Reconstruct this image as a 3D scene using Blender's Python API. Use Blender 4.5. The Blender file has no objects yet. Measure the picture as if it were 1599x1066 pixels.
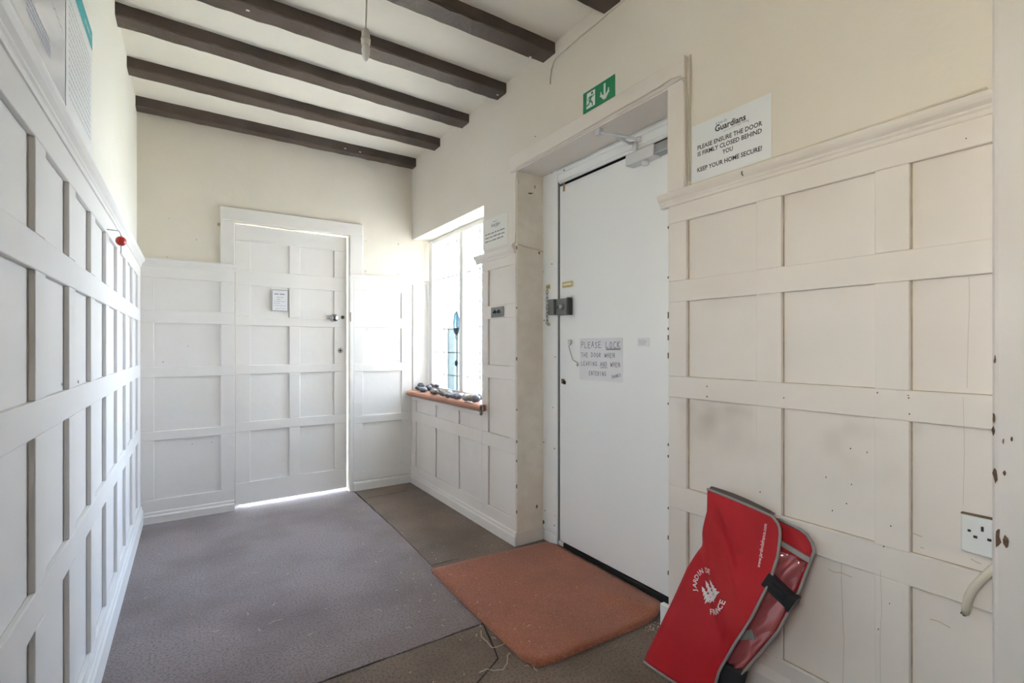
import bpy, bmesh, math, random
from mathutils import Vector, Matrix, noise

random.seed(7)
scene = bpy.context.scene
C = scene.collection

# ------------------------------------------------------------------ camera
H, F = 1.10, 763.0
YAW = math.radians(33.34)
SN, CS = math.sin(YAW), math.cos(YAW)
cam_d = bpy.data.cameras.new('camera')
cam_d.sensor_width = 36.0
cam_d.lens = F / 1599 * 36.0
cam_d.shift_y = 8.0 / 1599
cam_d.clip_start = 0.02
cam = bpy.data.objects.new('camera', cam_d)
cam.location = (0, 0, H)
cam.rotation_euler = (math.pi / 2, 0, -YAW)
C.objects.link(cam)
scene.camera = cam

# ------------------------------------------------------------------ daylight
world = bpy.data.worlds.new('overcast_sky')
scene.world = world
world.use_nodes = True
bg = world.node_tree.nodes['Background']
_N, _L = world.node_tree.nodes, world.node_tree.links
_tc = _N.new('ShaderNodeTexCoord'); _sp = _N.new('ShaderNodeSeparateXYZ'); _L.new(_tc.outputs['Generated'], _sp.inputs[0])
_mr = _N.new('ShaderNodeMapRange'); _mr.inputs['From Min'].default_value = 0.0; _mr.inputs['From Max'].default_value = 0.65
_L.new(_sp.outputs['Z'], _mr.inputs['Value'])
_mx = _N.new('ShaderNodeMix'); _mx.data_type = 'RGBA'              # whiter at the horizon, blue higher up
_mx.inputs['A'].default_value = (0.86, 0.92, 1.0, 1); _mx.inputs['B'].default_value = (0.50, 0.69, 1.0, 1)
_L.new(_mr.outputs['Result'], _mx.inputs['Factor']); _L.new(_mx.outputs['Result'], bg.inputs['Color'])
bg.inputs['Strength'].default_value = 22.0

def portal(name, loc, rot, sx, sy):
    d = bpy.data.lights.new(name, 'AREA')
    d.shape = 'RECTANGLE'; d.size = sx; d.size_y = sy
    d.cycles.is_portal = True
    o = bpy.data.objects.new(name, d); o.location = loc; o.rotation_euler = rot
    C.objects.link(o)
    return o
portal('window_portal', (1.86, 3.19, 1.35), (0, math.radians(90), 0), 1.3, 1.2)
portal('fill_window_portal', (-0.47, 0.01, 1.45), (0, math.radians(-90), 0), 0.86, 0.62)
scene.cycles.diffuse_bounces = 5
scene.cycles.glossy_bounces = 3
scene.cycles.max_bounces = 8

sun_d = bpy.data.lights.new('sun', 'SUN')
sun_d.energy = 135.0; sun_d.angle = math.radians(1.0); sun_d.color = (1.0, 0.94, 0.84)
sun = bpy.data.objects.new('sun', sun_d)
sun.rotation_euler = (math.radians(14), 0, 0)          # shines along +Y over the roof onto the garden
C.objects.link(sun)

vs = scene.view_settings
vs.view_transform = 'Standard'
vs.look = 'None'
vs.exposure = 0.44
vs.gamma = 1.0
vs.use_curve_mapping = False

# ------------------------------------------------------------------ plane helpers
def ray(px, py):
    a = (px - 799.5) / F; b = -(py - 541.0) / F
    return SN + a * CS, CS - a * SN, b
def onX(px, py, X):
    r = ray(px, py); t = X / r[0]; return Vector((X, r[1] * t, H + r[2] * t))
def onY(px, py, Y):
    r = ray(px, py); t = Y / r[1]; return Vector((r[0] * t, Y, H + r[2] * t))
def onZ(px, py, Z):
    r = ray(px, py); t = (Z - H) / r[2]; return Vector((r[0] * t, r[1] * t, Z))

# ------------------------------------------------------------------ materials
def mat(name, col, rough=0.5, col2=None, nscale=3.0, namt=1.0, fine=None, bump=None,
        bump2=None, metal=0.0, spec=0.5, sheen=0.0, lo=0.4, hi=0.7):
    """col mixed with col2 by a world-position noise; fine=(col, scale, amount) speckle; bump=(scale, dist)"""
    m = bpy.data.materials.new(name); m.use_nodes = True
    nt = m.node_tree; N = nt.nodes; L = nt.links
    b = N['Principled BSDF']
    b.inputs['Roughness'].default_value = rough
    b.inputs['Metallic'].default_value = metal
    b.inputs['Specular IOR Level'].default_value = spec
    if sheen:
        b.inputs['Sheen Weight'].default_value = sheen
    geo = N.new('ShaderNodeNewGeometry')
    base = None
    if col2 is not None:
        n = N.new('ShaderNodeTexNoise'); n.inputs['Scale'].default_value = nscale
        n.inputs['Detail'].default_value = 5
        L.new(geo.outputs['Position'], n.inputs['Vector'])
        r = N.new('ShaderNodeMapRange')
        r.inputs['From Min'].default_value = lo; r.inputs['From Max'].default_value = hi
        r.inputs['To Max'].default_value = namt
        L.new(n.outputs['Fac'], r.inputs['Value'])
        mx = N.new('ShaderNodeMix'); mx.data_type = 'RGBA'
        mx.inputs['A'].default_value = (*col, 1); mx.inputs['B'].default_value = (*col2, 1)
        L.new(r.outputs['Result'], mx.inputs['Factor'])
        base = mx.outputs['Result']
    if fine is not None:
        n = N.new('ShaderNodeTexNoise'); n.inputs['Scale'].default_value = fine[1]
        n.inputs['Detail'].default_value = 2
        L.new(geo.outputs['Position'], n.inputs['Vector'])
        r = N.new('ShaderNodeMapRange')
        r.inputs['From Min'].default_value = 0.45; r.inputs['From Max'].default_value = 0.7
        r.inputs['To Max'].default_value = fine[2]
        L.new(n.outputs['Fac'], r.inputs['Value'])
        mx = N.new('ShaderNodeMix'); mx.data_type = 'RGBA'
        if base is None: mx.inputs['A'].default_value = (*col, 1)
        else: L.new(base, mx.inputs['A'])
        mx.inputs['B'].default_value = (*fine[0], 1)
        L.new(r.outputs['Result'], mx.inputs['Factor'])
        base = mx.outputs['Result']
    if base is None: b.inputs['Base Color'].default_value = (*col, 1)
    else: L.new(base, b.inputs['Base Color'])
    prev = None
    for bp in (bump, bump2):
        if bp is None: continue
        n = N.new('ShaderNodeTexNoise'); n.inputs['Scale'].default_value = bp[0]
        n.inputs['Detail'].default_value = 3
        L.new(geo.outputs['Position'], n.inputs['Vector'])
        bn = N.new('ShaderNodeBump'); bn.inputs['Distance'].default_value = bp[1]
        bn.inputs['Strength'].default_value = 1.0
        L.new(n.outputs['Fac'], bn.inputs['Height'])
        if prev is not None: L.new(prev, bn.inputs['Normal'])
        prev = bn.outputs['Normal']
    if prev is not None: L.new(prev, b.inputs['Normal'])
    return m

M = {}
M['plaster'] = mat('cream_plaster', (0.84, 0.79, 0.695), 0.95, (0.81, 0.755, 0.65), 1.6, 0.9, bump=(9, 0.004), bump2=(60, 0.0006))
M['plaster_right'] = mat('aged_cream_plaster', (0.80, 0.75, 0.68), 0.85, (0.755, 0.695, 0.60), 1.4, 0.9, bump=(9, 0.004), bump2=(60, 0.0006))
M['plaster_left'] = mat('pale_plaster', (0.86, 0.85, 0.79), 0.8, (0.84, 0.82, 0.74), 1.6, 0.9, bump=(9, 0.004), bump2=(60, 0.0006))
M['ceiling'] = mat('ceiling_paint', (0.85, 0.81, 0.73), 0.9, (0.81, 0.765, 0.68), 2.2, 0.8, bump=(8, 0.003))
M['paint'] = mat('white_gloss_paint', (0.865, 0.86, 0.845), 0.5, (0.83, 0.82, 0.795), 2.5, 0.8, bump=(14, 0.0012), bump2=(120, 0.0002))
M['paint_back'] = mat('offwhite_gloss_paint', (0.85, 0.825, 0.79), 0.75, (0.81, 0.78, 0.735), 2.5, 0.8, bump=(14, 0.0012), bump2=(120, 0.0002), spec=0.15)
M['paint_right'] = mat('aged_cream_gloss_paint', (0.82, 0.765, 0.715), 0.45, (0.77, 0.70, 0.635), 3.0, 0.9, bump=(12, 0.0015), bump2=(120, 0.0002))
M['paint_stained'] = mat('stained_old_paint', (0.88, 0.82, 0.73), 0.55, (0.70, 0.62, 0.51), 4.0, 0.8, fine=((0.74, 0.66, 0.55), 18, 0.35), bump=(40, 0.001), lo=0.45, hi=0.75)
M['post_paint'] = mat('pinkish_white_paint', (0.76, 0.72, 0.695), 0.5, (0.72, 0.67, 0.63), 5.0, 0.7, bump=(20, 0.001))
M['door_white'] = mat('brilliant_white_paint', (0.94, 0.945, 0.94), 0.35, (0.91, 0.92, 0.92), 2.0, 0.7, bump=(10, 0.001))
M['beam'] = mat('dark_stained_beam', (0.060, 0.043, 0.034), 0.55, (0.095, 0.072, 0.060), 5.0, 0.8, bump=(25, 0.004), bump2=(140, 0.0012))
M['carpet'] = mat('grey_brown_carpet', (0.290, 0.235, 0.233), 0.95, (0.190, 0.148, 0.140), 2.6, 1.0, fine=((0.085, 0.066, 0.064), 120, 0.7), bump=(260, 0.003), spec=0.2, sheen=0.25)
M['carpet_worn'] = mat('brown_worn_carpet', (0.225, 0.170, 0.130), 0.95, (0.140, 0.102, 0.074), 3.0, 1.0, fine=((0.062, 0.047, 0.036), 120, 0.7), bump=(260, 0.003), spec=0.2, sheen=0.15)
M['subfloor'] = mat('dark_subfloor', (0.03, 0.025, 0.02), 0.9)
M['coir'] = mat('terracotta_coir', (0.37, 0.128, 0.073), 0.95, (0.275, 0.092, 0.052), 4.5, 0.8, fine=((0.55, 0.26, 0.17), 190, 0.6), bump=(230, 0.006), spec=0.15, sheen=0.2)
M['coir_fibre'] = mat('pale_coir_fibre', (0.50, 0.25, 0.16), 0.9)
M['rubber'] = mat('black_rubber', (0.015, 0.014, 0.013), 0.8)
M['sill'] = mat('terracotta_sill_paint', (0.46, 0.20, 0.115), 0.4, (0.34, 0.14, 0.08), 8, 0.8, bump=(30, 0.001))
M['paper'] = mat('white_paper', (0.82, 0.83, 0.84), 0.6)
M['paper_warm'] = mat('offwhite_paper', (0.84, 0.82, 0.775), 0.6)
M['plastic_sleeve'] = mat('laminated_paper', (0.84, 0.845, 0.87), 0.25)
M['ink'] = mat('black_ink', (0.035, 0.035, 0.04), 0.6)
M['ink_grey'] = mat('grey_ink', (0.30, 0.30, 0.31), 0.6)
M['ink_pale'] = mat('pale_grey_ink', (0.50, 0.52, 0.55), 0.6)
M['ink_blue'] = mat('blue_ink', (0.28, 0.33, 0.50), 0.6)
M['pen'] = mat('felt_pen', (0.16, 0.15, 0.21), 0.6)
M['teal'] = mat('teal_print', (0.03, 0.33, 0.38), 0.5)
M['green'] = mat('sign_green', (0.010, 0.205, 0.085), 0.4)
M['sign_white'] = mat('sign_white', (0.86, 0.87, 0.86), 0.4)
M['chrome'] = mat('polished_chrome', (0.75, 0.75, 0.76), 0.15, metal=1.0)
M['knob_metal'] = mat('worn_chrome', (0.42, 0.42, 0.42), 0.22, metal=1.0)
M['steel'] = mat('satin_steel', (0.42, 0.42, 0.42), 0.38, (0.34, 0.34, 0.34), 20, 0.6, metal=0.9)
M['silver'] = mat('silver_paint', (0.70, 0.70, 0.71), 0.4, metal=0.2)
M['lockgrey'] = mat('grey_lock_enamel', (0.20, 0.205, 0.205), 0.45, (0.15, 0.15, 0.15), 30, 0.6, metal=0.3)
M['brass'] = mat('pale_brass', (0.62, 0.50, 0.22), 0.35, metal=0.8)
M['black'] = mat('black_plastic', (0.02, 0.02, 0.022), 0.4)
M['dark'] = mat('dark_void', (0.012, 0.010, 0.009), 0.9)
M['rust'] = mat('bare_brown_wood', (0.17, 0.095, 0.058), 0.8, (0.08, 0.045, 0.03), 90, 0.8, bump=(120, 0.002))
M['grime'] = mat('dark_grime', (0.17, 0.12, 0.075), 0.9)
M['socket'] = mat('white_socket_plastic', (0.80, 0.81, 0.80), 0.3)
M['cable'] = mat('painted_cable', (0.70, 0.65, 0.54), 0.5)
M['cable_grey'] = mat('grey_painted_cable', (0.60, 0.56, 0.47), 0.5)
M['bulb'] = mat('pearl_bulb', (0.88, 0.86, 0.82), 0.2)
M['holder'] = mat('aged_white_bakelite', (0.72, 0.68, 0.62), 0.35)
M['red_cloth'] = mat('red_nylon', (0.43, 0.012, 0.020), 0.55, (0.35, 0.008, 0.015), 6, 0.8, fine=((0.48, 0.024, 0.034), 900, 0.5), bump=(700, 0.0008), spec=0.3)
M['grey_trim'] = mat('grey_piping', (0.30, 0.29, 0.28), 0.6)
M['web_black'] = mat('black_webbing', (0.018, 0.018, 0.02), 0.7)
M['lining'] = mat('dark_lining', (0.09, 0.075, 0.07), 0.7)
M['print_white'] = mat('white_print', (0.80, 0.74, 0.74), 0.6)
M['tape_brown'] = mat('brown_tape', (0.42, 0.25, 0.14), 0.5)
M['fob'] = mat('red_fob', (0.45, 0.03, 0.025), 0.3)
M['fibre'] = mat('straw_fibre', (0.64, 0.58, 0.48), 0.9)
M['lead'] = mat('lead_came', (0.22, 0.24, 0.25), 0.6)
M['frame_white'] = mat('window_frame_paint', (0.80, 0.80, 0.77), 0.45)

def rail_band(m):
    """noise-broken grey-brown band below the middle rail of the near right panelling"""
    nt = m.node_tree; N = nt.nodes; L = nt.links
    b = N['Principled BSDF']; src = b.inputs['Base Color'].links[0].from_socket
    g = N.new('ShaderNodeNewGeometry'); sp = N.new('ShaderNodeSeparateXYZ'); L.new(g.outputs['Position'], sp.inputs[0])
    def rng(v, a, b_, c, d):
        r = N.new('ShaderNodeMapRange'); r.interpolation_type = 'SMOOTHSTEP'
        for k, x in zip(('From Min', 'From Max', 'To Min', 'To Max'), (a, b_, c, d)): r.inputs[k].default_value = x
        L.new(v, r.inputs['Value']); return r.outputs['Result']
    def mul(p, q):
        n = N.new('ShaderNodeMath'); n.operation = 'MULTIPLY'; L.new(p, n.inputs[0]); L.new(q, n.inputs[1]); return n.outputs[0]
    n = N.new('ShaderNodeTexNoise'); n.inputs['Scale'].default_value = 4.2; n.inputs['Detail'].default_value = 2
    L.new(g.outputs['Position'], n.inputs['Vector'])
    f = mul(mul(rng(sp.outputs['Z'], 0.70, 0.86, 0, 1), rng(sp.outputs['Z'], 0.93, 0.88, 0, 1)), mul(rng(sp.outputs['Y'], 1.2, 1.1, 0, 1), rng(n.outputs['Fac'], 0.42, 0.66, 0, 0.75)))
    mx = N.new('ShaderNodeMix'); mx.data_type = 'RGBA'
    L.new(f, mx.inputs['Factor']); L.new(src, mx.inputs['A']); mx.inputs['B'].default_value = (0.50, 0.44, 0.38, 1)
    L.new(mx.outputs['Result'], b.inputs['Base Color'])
rail_band(M['paint_right'])  # darkens a patchy band just below the middle rail

def glass(name, col, fac):
    m = bpy.data.materials.new(name); m.use_nodes = True
    nt = m.node_tree; N = nt.nodes; L = nt.links
    for n in list(N): N.remove(n)
    out = N.new('ShaderNodeOutputMaterial')
    t = N.new('ShaderNodeBsdfTransparent'); t.inputs['Color'].default_value = (*col, 1)
    tr = N.new('ShaderNodeBsdfTranslucent'); tr.inputs['Color'].default_value = (*col, 1)
    mx = N.new('ShaderNodeMixShader'); mx.inputs['Fac'].default_value = fac
    L.new(t.outputs[0], mx.inputs[1]); L.new(tr.outputs[0], mx.inputs[2])
    g = N.new('ShaderNodeBsdfGlossy'); g.inputs['Roughness'].default_value = 0.1
    m2 = N.new('ShaderNodeMixShader'); m2.inputs['Fac'].default_value = 0.05
    L.new(mx.outputs[0], m2.inputs[1]); L.new(g.outputs[0], m2.inputs[2])
    L.new(m2.outputs[0], out.inputs['Surface'])
    return m
M['glass'] = glass('obscured_glass', (0.96, 0.97, 0.98), 0.07)
M['glass_warm'] = glass('warm_fill_glass', (0.96, 0.905, 0.82), 0.25)  # tinted to warm the light from the added side window
M['glass_aqua'] = glass('aqua_glass', (0.25, 0.285, 0.29), 0.4)
M['glass_grey'] = glass('grey_tint_glass', (0.15, 0.19, 0.20), 0.4)
M['glass_blue'] = glass('blue_glass', (0.15, 0.215, 0.245), 0.4)

def pvc():
    m = bpy.data.materials.new('clear_pink_pvc'); m.use_nodes = True
    b = m.node_tree.nodes['Principled BSDF']
    b.inputs['Base Color'].default_value = (0.40, 0.10, 0.11, 1)
    b.inputs['Roughness'].default_value = 0.12
    b.inputs['Specular IOR Level'].default_value = 1.0
    b.inputs['Coat Weight'].default_value = 1.0
    b.inputs['Coat Roughness'].default_value = 0.06
    return m
M['pvc'] = pvc()

# ------------------------------------------------------------------ object helpers
def wmat(o):
    m = o.matrix_basis.copy()
    if o.parent is not None:
        m = wmat(o.parent) @ o.matrix_parent_inverse @ m
    return m

def link(name, me, loc=(0, 0, 0), parent=None):
    o = bpy.data.objects.new(name, me); o.location = loc
    C.objects.link(o)
    if parent is not None:
        o.parent = parent
        o.matrix_parent_inverse = wmat(parent).inverted()
    return o

def tag(o, label=None, cat=None, group=None, kind=None):
    if label: o['label'] = label
    if cat: o['category'] = cat
    if group: o['group'] = group
    if kind: o['kind'] = kind
    return o

def empty(name, loc, label=None, cat=None, group=None, kind=None):
    o = link(name, None, loc); o.empty_display_size = 0.05
    return tag(o, label, cat, group, kind)

def mesh(name, verts, faces, m, parent=None, smooth=False):
    """mesh from world coordinates, origin moved to the centre of its bounds"""
    verts = [Vector(v) for v in verts]
    lo = Vector([min(v[i] for v in verts) for i in range(3)])
    hi = Vector([max(v[i] for v in verts) for i in range(3)])
    c = (lo + hi) / 2
    me = bpy.data.meshes.new(name)
    me.from_pydata([v - c for v in verts], [], faces)
    me.materials.append(M[m] if isinstance(m, str) else m)
    if smooth:
        for p in me.polygons: p.use_smooth = True
    me.update()
    return link(name, me, c, parent)

_box = {}
def box_mesh(sx, sy, sz, m, bev, seg=1):
    k = (round(sx, 4), round(sy, 4), round(sz, 4), m, bev, seg)
    if k in _box: return _box[k]
    bm = bmesh.new()
    bmesh.ops.create_cube(bm, size=1)
    for v in bm.verts: v.co = Vector((v.co.x * sx, v.co.y * sy, v.co.z * sz))
    if bev:
        bmesh.ops.bevel(bm, geom=bm.edges[:], offset=min(bev, 0.45 * min(sx, sy, sz)), segments=seg, profile=0.5, affect='EDGES')
    me = bpy.data.meshes.new('piece'); bm.to_mesh(me); bm.free()
    me.materials.append(M[m])
    _box[k] = me
    return me

def box(name, x0, x1, y0, y1, z0, z1, m, parent=None, bev=0.0, seg=1):
    x0, x1 = min(x0, x1), max(x0, x1); y0, y1 = min(y0, y1), max(y0, y1); z0, z1 = min(z0, z1), max(z0, z1)
    return link(name, box_mesh(x1 - x0, y1 - y0, z1 - z0, m, bev, seg), ((x0 + x1) / 2, (y0 + y1) / 2, (z0 + z1) / 2), parent)

def multibox(name, boxes, m, parent=None):
    V, Fc = [], []
    for (x0, x1, y0, y1, z0, z1) in boxes:
        n = len(V)
        V += [(x, y, z) for x in (x0, x1) for y in (y0, y1) for z in (z0, z1)]
        for q in ((0, 1, 3, 2), (4, 6, 7, 5), (0, 4, 5, 1), (2, 3, 7, 6), (0, 2, 6, 4), (1, 5, 7, 3)):
            Fc.append([n + i for i in q])
    return mesh(name, V, Fc, m, parent)

def tube_data(pts, r, seg=8, cap=True):
    pts = [Vector(p) for p in pts]
    n = len(pts)
    rs = r if isinstance(r, (list, tuple)) else [r] * n
    V, Fc = [], []
    up = None
    for i, p in enumerate(pts):
        t = (pts[min(i + 1, n - 1)] - pts[max(i - 1, 0)]).normalized()
        if up is None:
            up = t.orthogonal().normalized()
        else:
            up = (up - t * up.dot(t))
            up = up.normalized() if up.length > 1e-6 else t.orthogonal().normalized()
        s = t.cross(up)
        for k in range(seg):
            a = 2 * math.pi * k / seg
            V.append(p + (up * math.cos(a) + s * math.sin(a)) * rs[i])
    for i in range(n - 1):
        for k in range(seg):
            Fc.append([i * seg + k, i * seg + (k + 1) % seg, (i + 1) * seg + (k + 1) % seg, (i + 1) * seg + k])
    if cap:
        Fc.append(list(range(seg))[::-1]); Fc.append([(n - 1) * seg + k for k in range(seg)])
    return V, Fc

def tube(name, pts, r, m, parent=None, seg=8):
    V, Fc = tube_data(pts, r, seg)
    return mesh(name, V, Fc, m, parent, smooth=True)

def lathe(name, prof, base, axis, m, parent=None, seg=20):
    """prof = [(r, h)] along axis from base"""
    a = Vector(axis).normalized(); u = a.orthogonal().normalized(); w = a.cross(u)
    V, Fc = [], []
    for r, hh in prof:
        for k in range(seg):
            t = 2 * math.pi * k / seg
            V.append(Vector(base) + a * hh + (u * math.cos(t) + w * math.sin(t)) * max(r, 1e-5))
    for i in range(len(prof) - 1):
        for k in range(seg):
            Fc.append([i * seg + k, i * seg + (k + 1) % seg, (i + 1) * seg + (k + 1) % seg, (i + 1) * seg + k])
    Fc.append(list(range(seg))[::-1]); Fc.append([(len(prof) - 1) * seg + k for k in range(seg)])
    o = mesh(name, V, Fc, m, parent, smooth=True)
    return o

def sweep(name, prof, p0, p1, out, m, parent=None):
    """profile [(d, z)] (d along out, z up, absolute height) swept straight from p0 to p1 (x, y)"""
    V, Fc = [], []
    n = len(prof)
    for p in (p0, p1):
        for d, z in prof:
            V.append((p[0] + out[0] * d, p[1] + out[1] * d, z))
    for i in range(n):
        j = (i + 1) % n
        Fc.append([i, j, n + j, n + i])
    Fc.append(list(range(n))[::-1]); Fc.append(list(range(n, 2 * n)))
    o = mesh(name, V, Fc, m, parent)
    bm = bmesh.new(); bm.from_mesh(o.data); bmesh.ops.recalc_face_normals(bm, faces=bm.faces); bm.to_mesh(o.data); bm.free()
    return o

# surface frames: (u right, v up, w proud of the surface) -> world
def fR(X, y0, z0): return lambda u, v, w=0.0: Vector((X - w, y0 - u, z0 + v))      # right wall, facing -X
def fL(X, y0, z0): return lambda u, v, w=0.0: Vector((X + w, y0 + u, z0 + v))      # left wall, facing +X
def fB(Y, x0, z0): return lambda u, v, w=0.0: Vector((x0 + u, Y - w, z0 + v))      # back wall, facing -Y

def rotf(fr, u0, v0, ang):
    c, s = math.cos(ang), math.sin(ang)
    return lambda u, v, w=0.0: fr(u0 + u * c - v * s, v0 + u * s + v * c, w)

def flat(name, polys, fr, w, m, parent):
    V, Fc = [], []
    for p in polys:
        n = len(V); V += [fr(u, v, w) for u, v in p]; Fc.append(list(range(n, n + len(p))))
    return mesh(name, V, Fc, m, parent)

def slab(name, w, h, fr, m, parent=None, t=0.0012, off=0.0004):
    V = [fr(u, v, d) for d in (off, off + t) for u, v in ((0, 0), (w, 0), (w, h), (0, h))]
    return mesh(name, V, [(4, 5, 6, 7), (3, 2, 1, 0), (0, 1, 5, 4), (1, 2, 6, 5), (2, 3, 7, 6), (3, 0, 4, 7)], m, parent)

def rects(name, rs, fr, w, m, parent):
    return flat(name, [((a, b), (c, b), (c, d), (a, d)) for a, b, c, d in rs], fr, w, m, parent)

_dg = None
def text_mesh(body, size, align='CENTER', bold=0.0, space=1.0):
    cu = bpy.data.curves.new('t', 'FONT'); cu.body = body; cu.size = size
    cu.align_x = align; cu.offset = bold; cu.space_character = space
    cu.resolution_u = 2
    o = bpy.data.objects.new('t', cu); C.objects.link(o)
    dg = bpy.context.evaluated_depsgraph_get()
    me = bpy.data.meshes.new_from_object(o.evaluated_get(dg))
    vs_ = [tuple(v.co[:2]) for v in me.vertices]; fs = [tuple(p.vertices) for p in me.polygons]
    bpy.data.objects.remove(o); bpy.data.curves.remove(cu); bpy.data.meshes.remove(me)
    return vs_, fs

def text(name, body, size, fr, u0, v0, m, parent, w=0.0022, align='CENTER', bold=0.0, width=None, space=1.0):
    vs_, fs = text_mesh(body, size, align, bold, space)
    sx = 1.0
    if width:
        xs = [v[0] for v in vs_]; sx = width / max(1e-6, max(xs) - min(xs))
    # one object for each word: break the line where a gap opens
    fs = sorted(fs, key=lambda f_: min(vs_[i][0] for i in f_)); words = []; right = None
    for f_ in fs:
        a = min(vs_[i][0] for i in f_); b = max(vs_[i][0] for i in f_)
        if right is None or a > right + 0.16 * size * space: words.append([]); right = b
        words[-1].append(f_); right = max(right, b)
    o = None
    for wd in words:
        idx = {}
        for f_ in wd:
            for i in f_: idx.setdefault(i, len(idx))
        o = mesh(name, [fr(u0 + vs_[i][0] * sx, v0 + vs_[i][1], w) for i in idx], [[idx[i] for i in f_] for f_ in wd], m, parent)
    return o

def scribble_lines(name, rows, fr, m, parent, w=0.0022, th=0.004, seed=1):
    """rows = [(u0, u1, v)] lines of print too small to read, broken into words"""
    rnd = random.Random(seed); rs = []
    for u0, u1, v in rows:
        u = u0
        while u < u1 - th:
            l = rnd.uniform(2, 6) * th
            e = min(u + l, u1)
            rs.append((u, v, e, v + th * rnd.uniform(0.75, 1.0)))
            u = e + th * 0.8
    return rects(name, rs, fr, w, m, parent)

# ------------------------------------------------------------------ room constants
XL, XR, YB, ZC = -0.277, 1.515, 3.790, 2.612         # plaster faces, ceiling
PL, PR, PB = -0.258, 1.500, 3.770                     # faces of the panelling
YN = -1.60                                            # wall behind the camera

# ------------------------------------------------------------------ shell
M['grass'] = mat('sunlit_garden', (0.39, 0.365, 0.28), 0.95, (0.42, 0.40, 0.33), 0.6, 0.8)
M['dark_wood'] = mat('low_bounce_wood', (0.10, 0.060, 0.035), 0.5, (0.07, 0.04, 0.025), 6, 0.8)  # dark brown picked to cut light bounced onto the panel reveals
M['mid_wood'] = mat('mid_bounce_wood', (0.34, 0.25, 0.18), 0.6, (0.28, 0.20, 0.14), 6, 0.8)  # lighter brown, tunes the bounce from the unseen wall behind the viewer
gd = multibox('garden_ground', [(-30, 30, -30, 30, -0.30, -0.14)], 'grass')
tag(gd, 'pale sunlit garden ground outside the window', 'ground', kind='structure')
floor = multibox('floor', [(-0.6, 2.3, -1.9, 4.3, -0.12, -0.008)], 'subfloor')
tag(floor, 'floor covered with worn grey-brown carpet laid in pieces', 'floor', kind='structure')
def ragged(a, b, n, amp, rnd):
    a, b = Vector(a), Vector(b); d = (b - a); nn = Vector((-d.y, d.x)).normalized()
    return [a + d * (i / n) + nn * (rnd.uniform(-amp, amp) if 0 < i < n else 0) for i in range(n)]
def sheet_floor(name, corners, m, seed):
    rnd = random.Random(seed)
    pts = []
    for i in range(len(corners)):
        a, b = corners[i], corners[(i + 1) % len(corners)]
        pts += ragged(a, b, max(2, int((Vector(b) - Vector(a)).length / 0.06)), 0.0025, rnd)
    n = len(pts)
    V = [(p.x, p.y, 0.0) for p in pts] + [(p.x, p.y, -0.008) for p in pts]
    Fc = [list(range(n))] + [[i, n + i, n + (i + 1) % n, (i + 1) % n] for i in range(n)]
    return mesh(name, V, Fc, m, floor)
sheet_floor('carpet_sheet', [(-0.255, 1.690), (0.974, 1.690), (1.010, 2.28), (1.028, 2.80), (1.036, 3.745), (1.036, 4.2), (-0.255, 4.2)], 'carpet', 1)
sheet_floor('carpet_sheet', [(1.014, 2.28), (1.72, 2.24), (1.72, 3.575), (1.043, 3.545), (1.033, 2.80)], 'carpet_worn', 2)
sheet_floor('carpet_sheet', [(1.043, 3.550), (1.72, 3.580), (1.72, 4.0), (1.041, 4.0)], 'carpet_worn', 3)
sheet_floor('carpet_sheet', [(-0.255, -1.8), (0.70, -1.8), (0.78, 1.40), (0.905, 1.47), (0.968, 1.681), (-0.255, 1.681)], 'carpet_worn', 4)
sheet_floor('carpet_sheet', [(0.706, -1.8), (1.9, -1.8), (1.9, 2.234), (1.014, 2.274), (0.980, 1.690), (0.911, 1.466), (0.786, 1.395)], 'carpet_worn', 5)

ceiling = multibox('ceiling', [(-0.6, 2.0, -1.9, 4.0, ZC, ZC + 0.12)], 'ceiling')
tag(ceiling, 'cream painted ceiling between dark beams', 'ceiling', kind='structure')

RY0, RY1, RZ0, RZ1 = -0.28, 0.30, 1.04, 1.86         # unseen window added in the left wall to let in fill light
wall_left = multibox('wall_left', [(-0.45, XL, -1.9, RY0, -0.1, ZC), (-0.45, XL, RY1, 4.0, -0.1, ZC), (-0.45, XL, RY0, RY1, -0.1, RZ0), (-0.45, XL, RY0, RY1, RZ1, ZC)], 'plaster_left')
tag(wall_left, 'white panelled wall with pale plaster above the rail', 'wall', kind='structure')
DX0, DX1, DZ = 0.250, 1.008, 1.944                    # far door opening
wall_back = multibox('wall_back', [(-0.45, DX0, YB, 3.95, -0.1, ZC), (DX1, 1.90, YB, 3.95, -0.1, ZC), (DX0, DX1, YB, 3.95, DZ, ZC)], 'plaster')
tag(wall_back, 'far wall with cream plaster above white panelling', 'wall', kind='structure')
WY0, WY1, WZ0, WZ1 = 2.620, 3.790, 0.715, 1.972       # window opening
EY0, EY1, EZ = 1.205, 2.243, 2.076                    # entrance recess
XO = 1.86
M['brick_out'] = mat('weathered_render', (0.30, 0.26, 0.22), 0.9, (0.24, 0.20, 0.17), 3, 0.8)
pw = multibox('light_block_wall', [(XO + 0.01, 4.60, 2.47, 2.60, -0.14, 3.2)], 'brick_out')  # added out of view to block light slanting through the window
tag(pw, 'unseen rendered wall added outside to keep window light off the far wall', 'wall', kind='structure')
wall_right = multibox('wall_right', [
    (XR, XO, WY0, WY1, -0.1, WZ0), (XR, XO, WY0, YB, WZ1, ZC),
    (XR, XO, EY1, WY0, -0.1, ZC), (XR, XO, EY0, EY1, EZ, ZC),
    (XR, XO, 0.09, EY0, -0.1, ZC)], 'plaster_right')
multibox('wall_section', [(XR, XO, -1.9, 0.09, -0.1, ZC)], 'dark_wood', wall_right)
tag(wall_right, 'right wall with aged cream panelling and plaster above', 'wall', kind='structure')
wall_near = multibox('wall_near', [(-0.45, XO, -1.9, YN, -0.1, ZC)], 'mid_wood')
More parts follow.
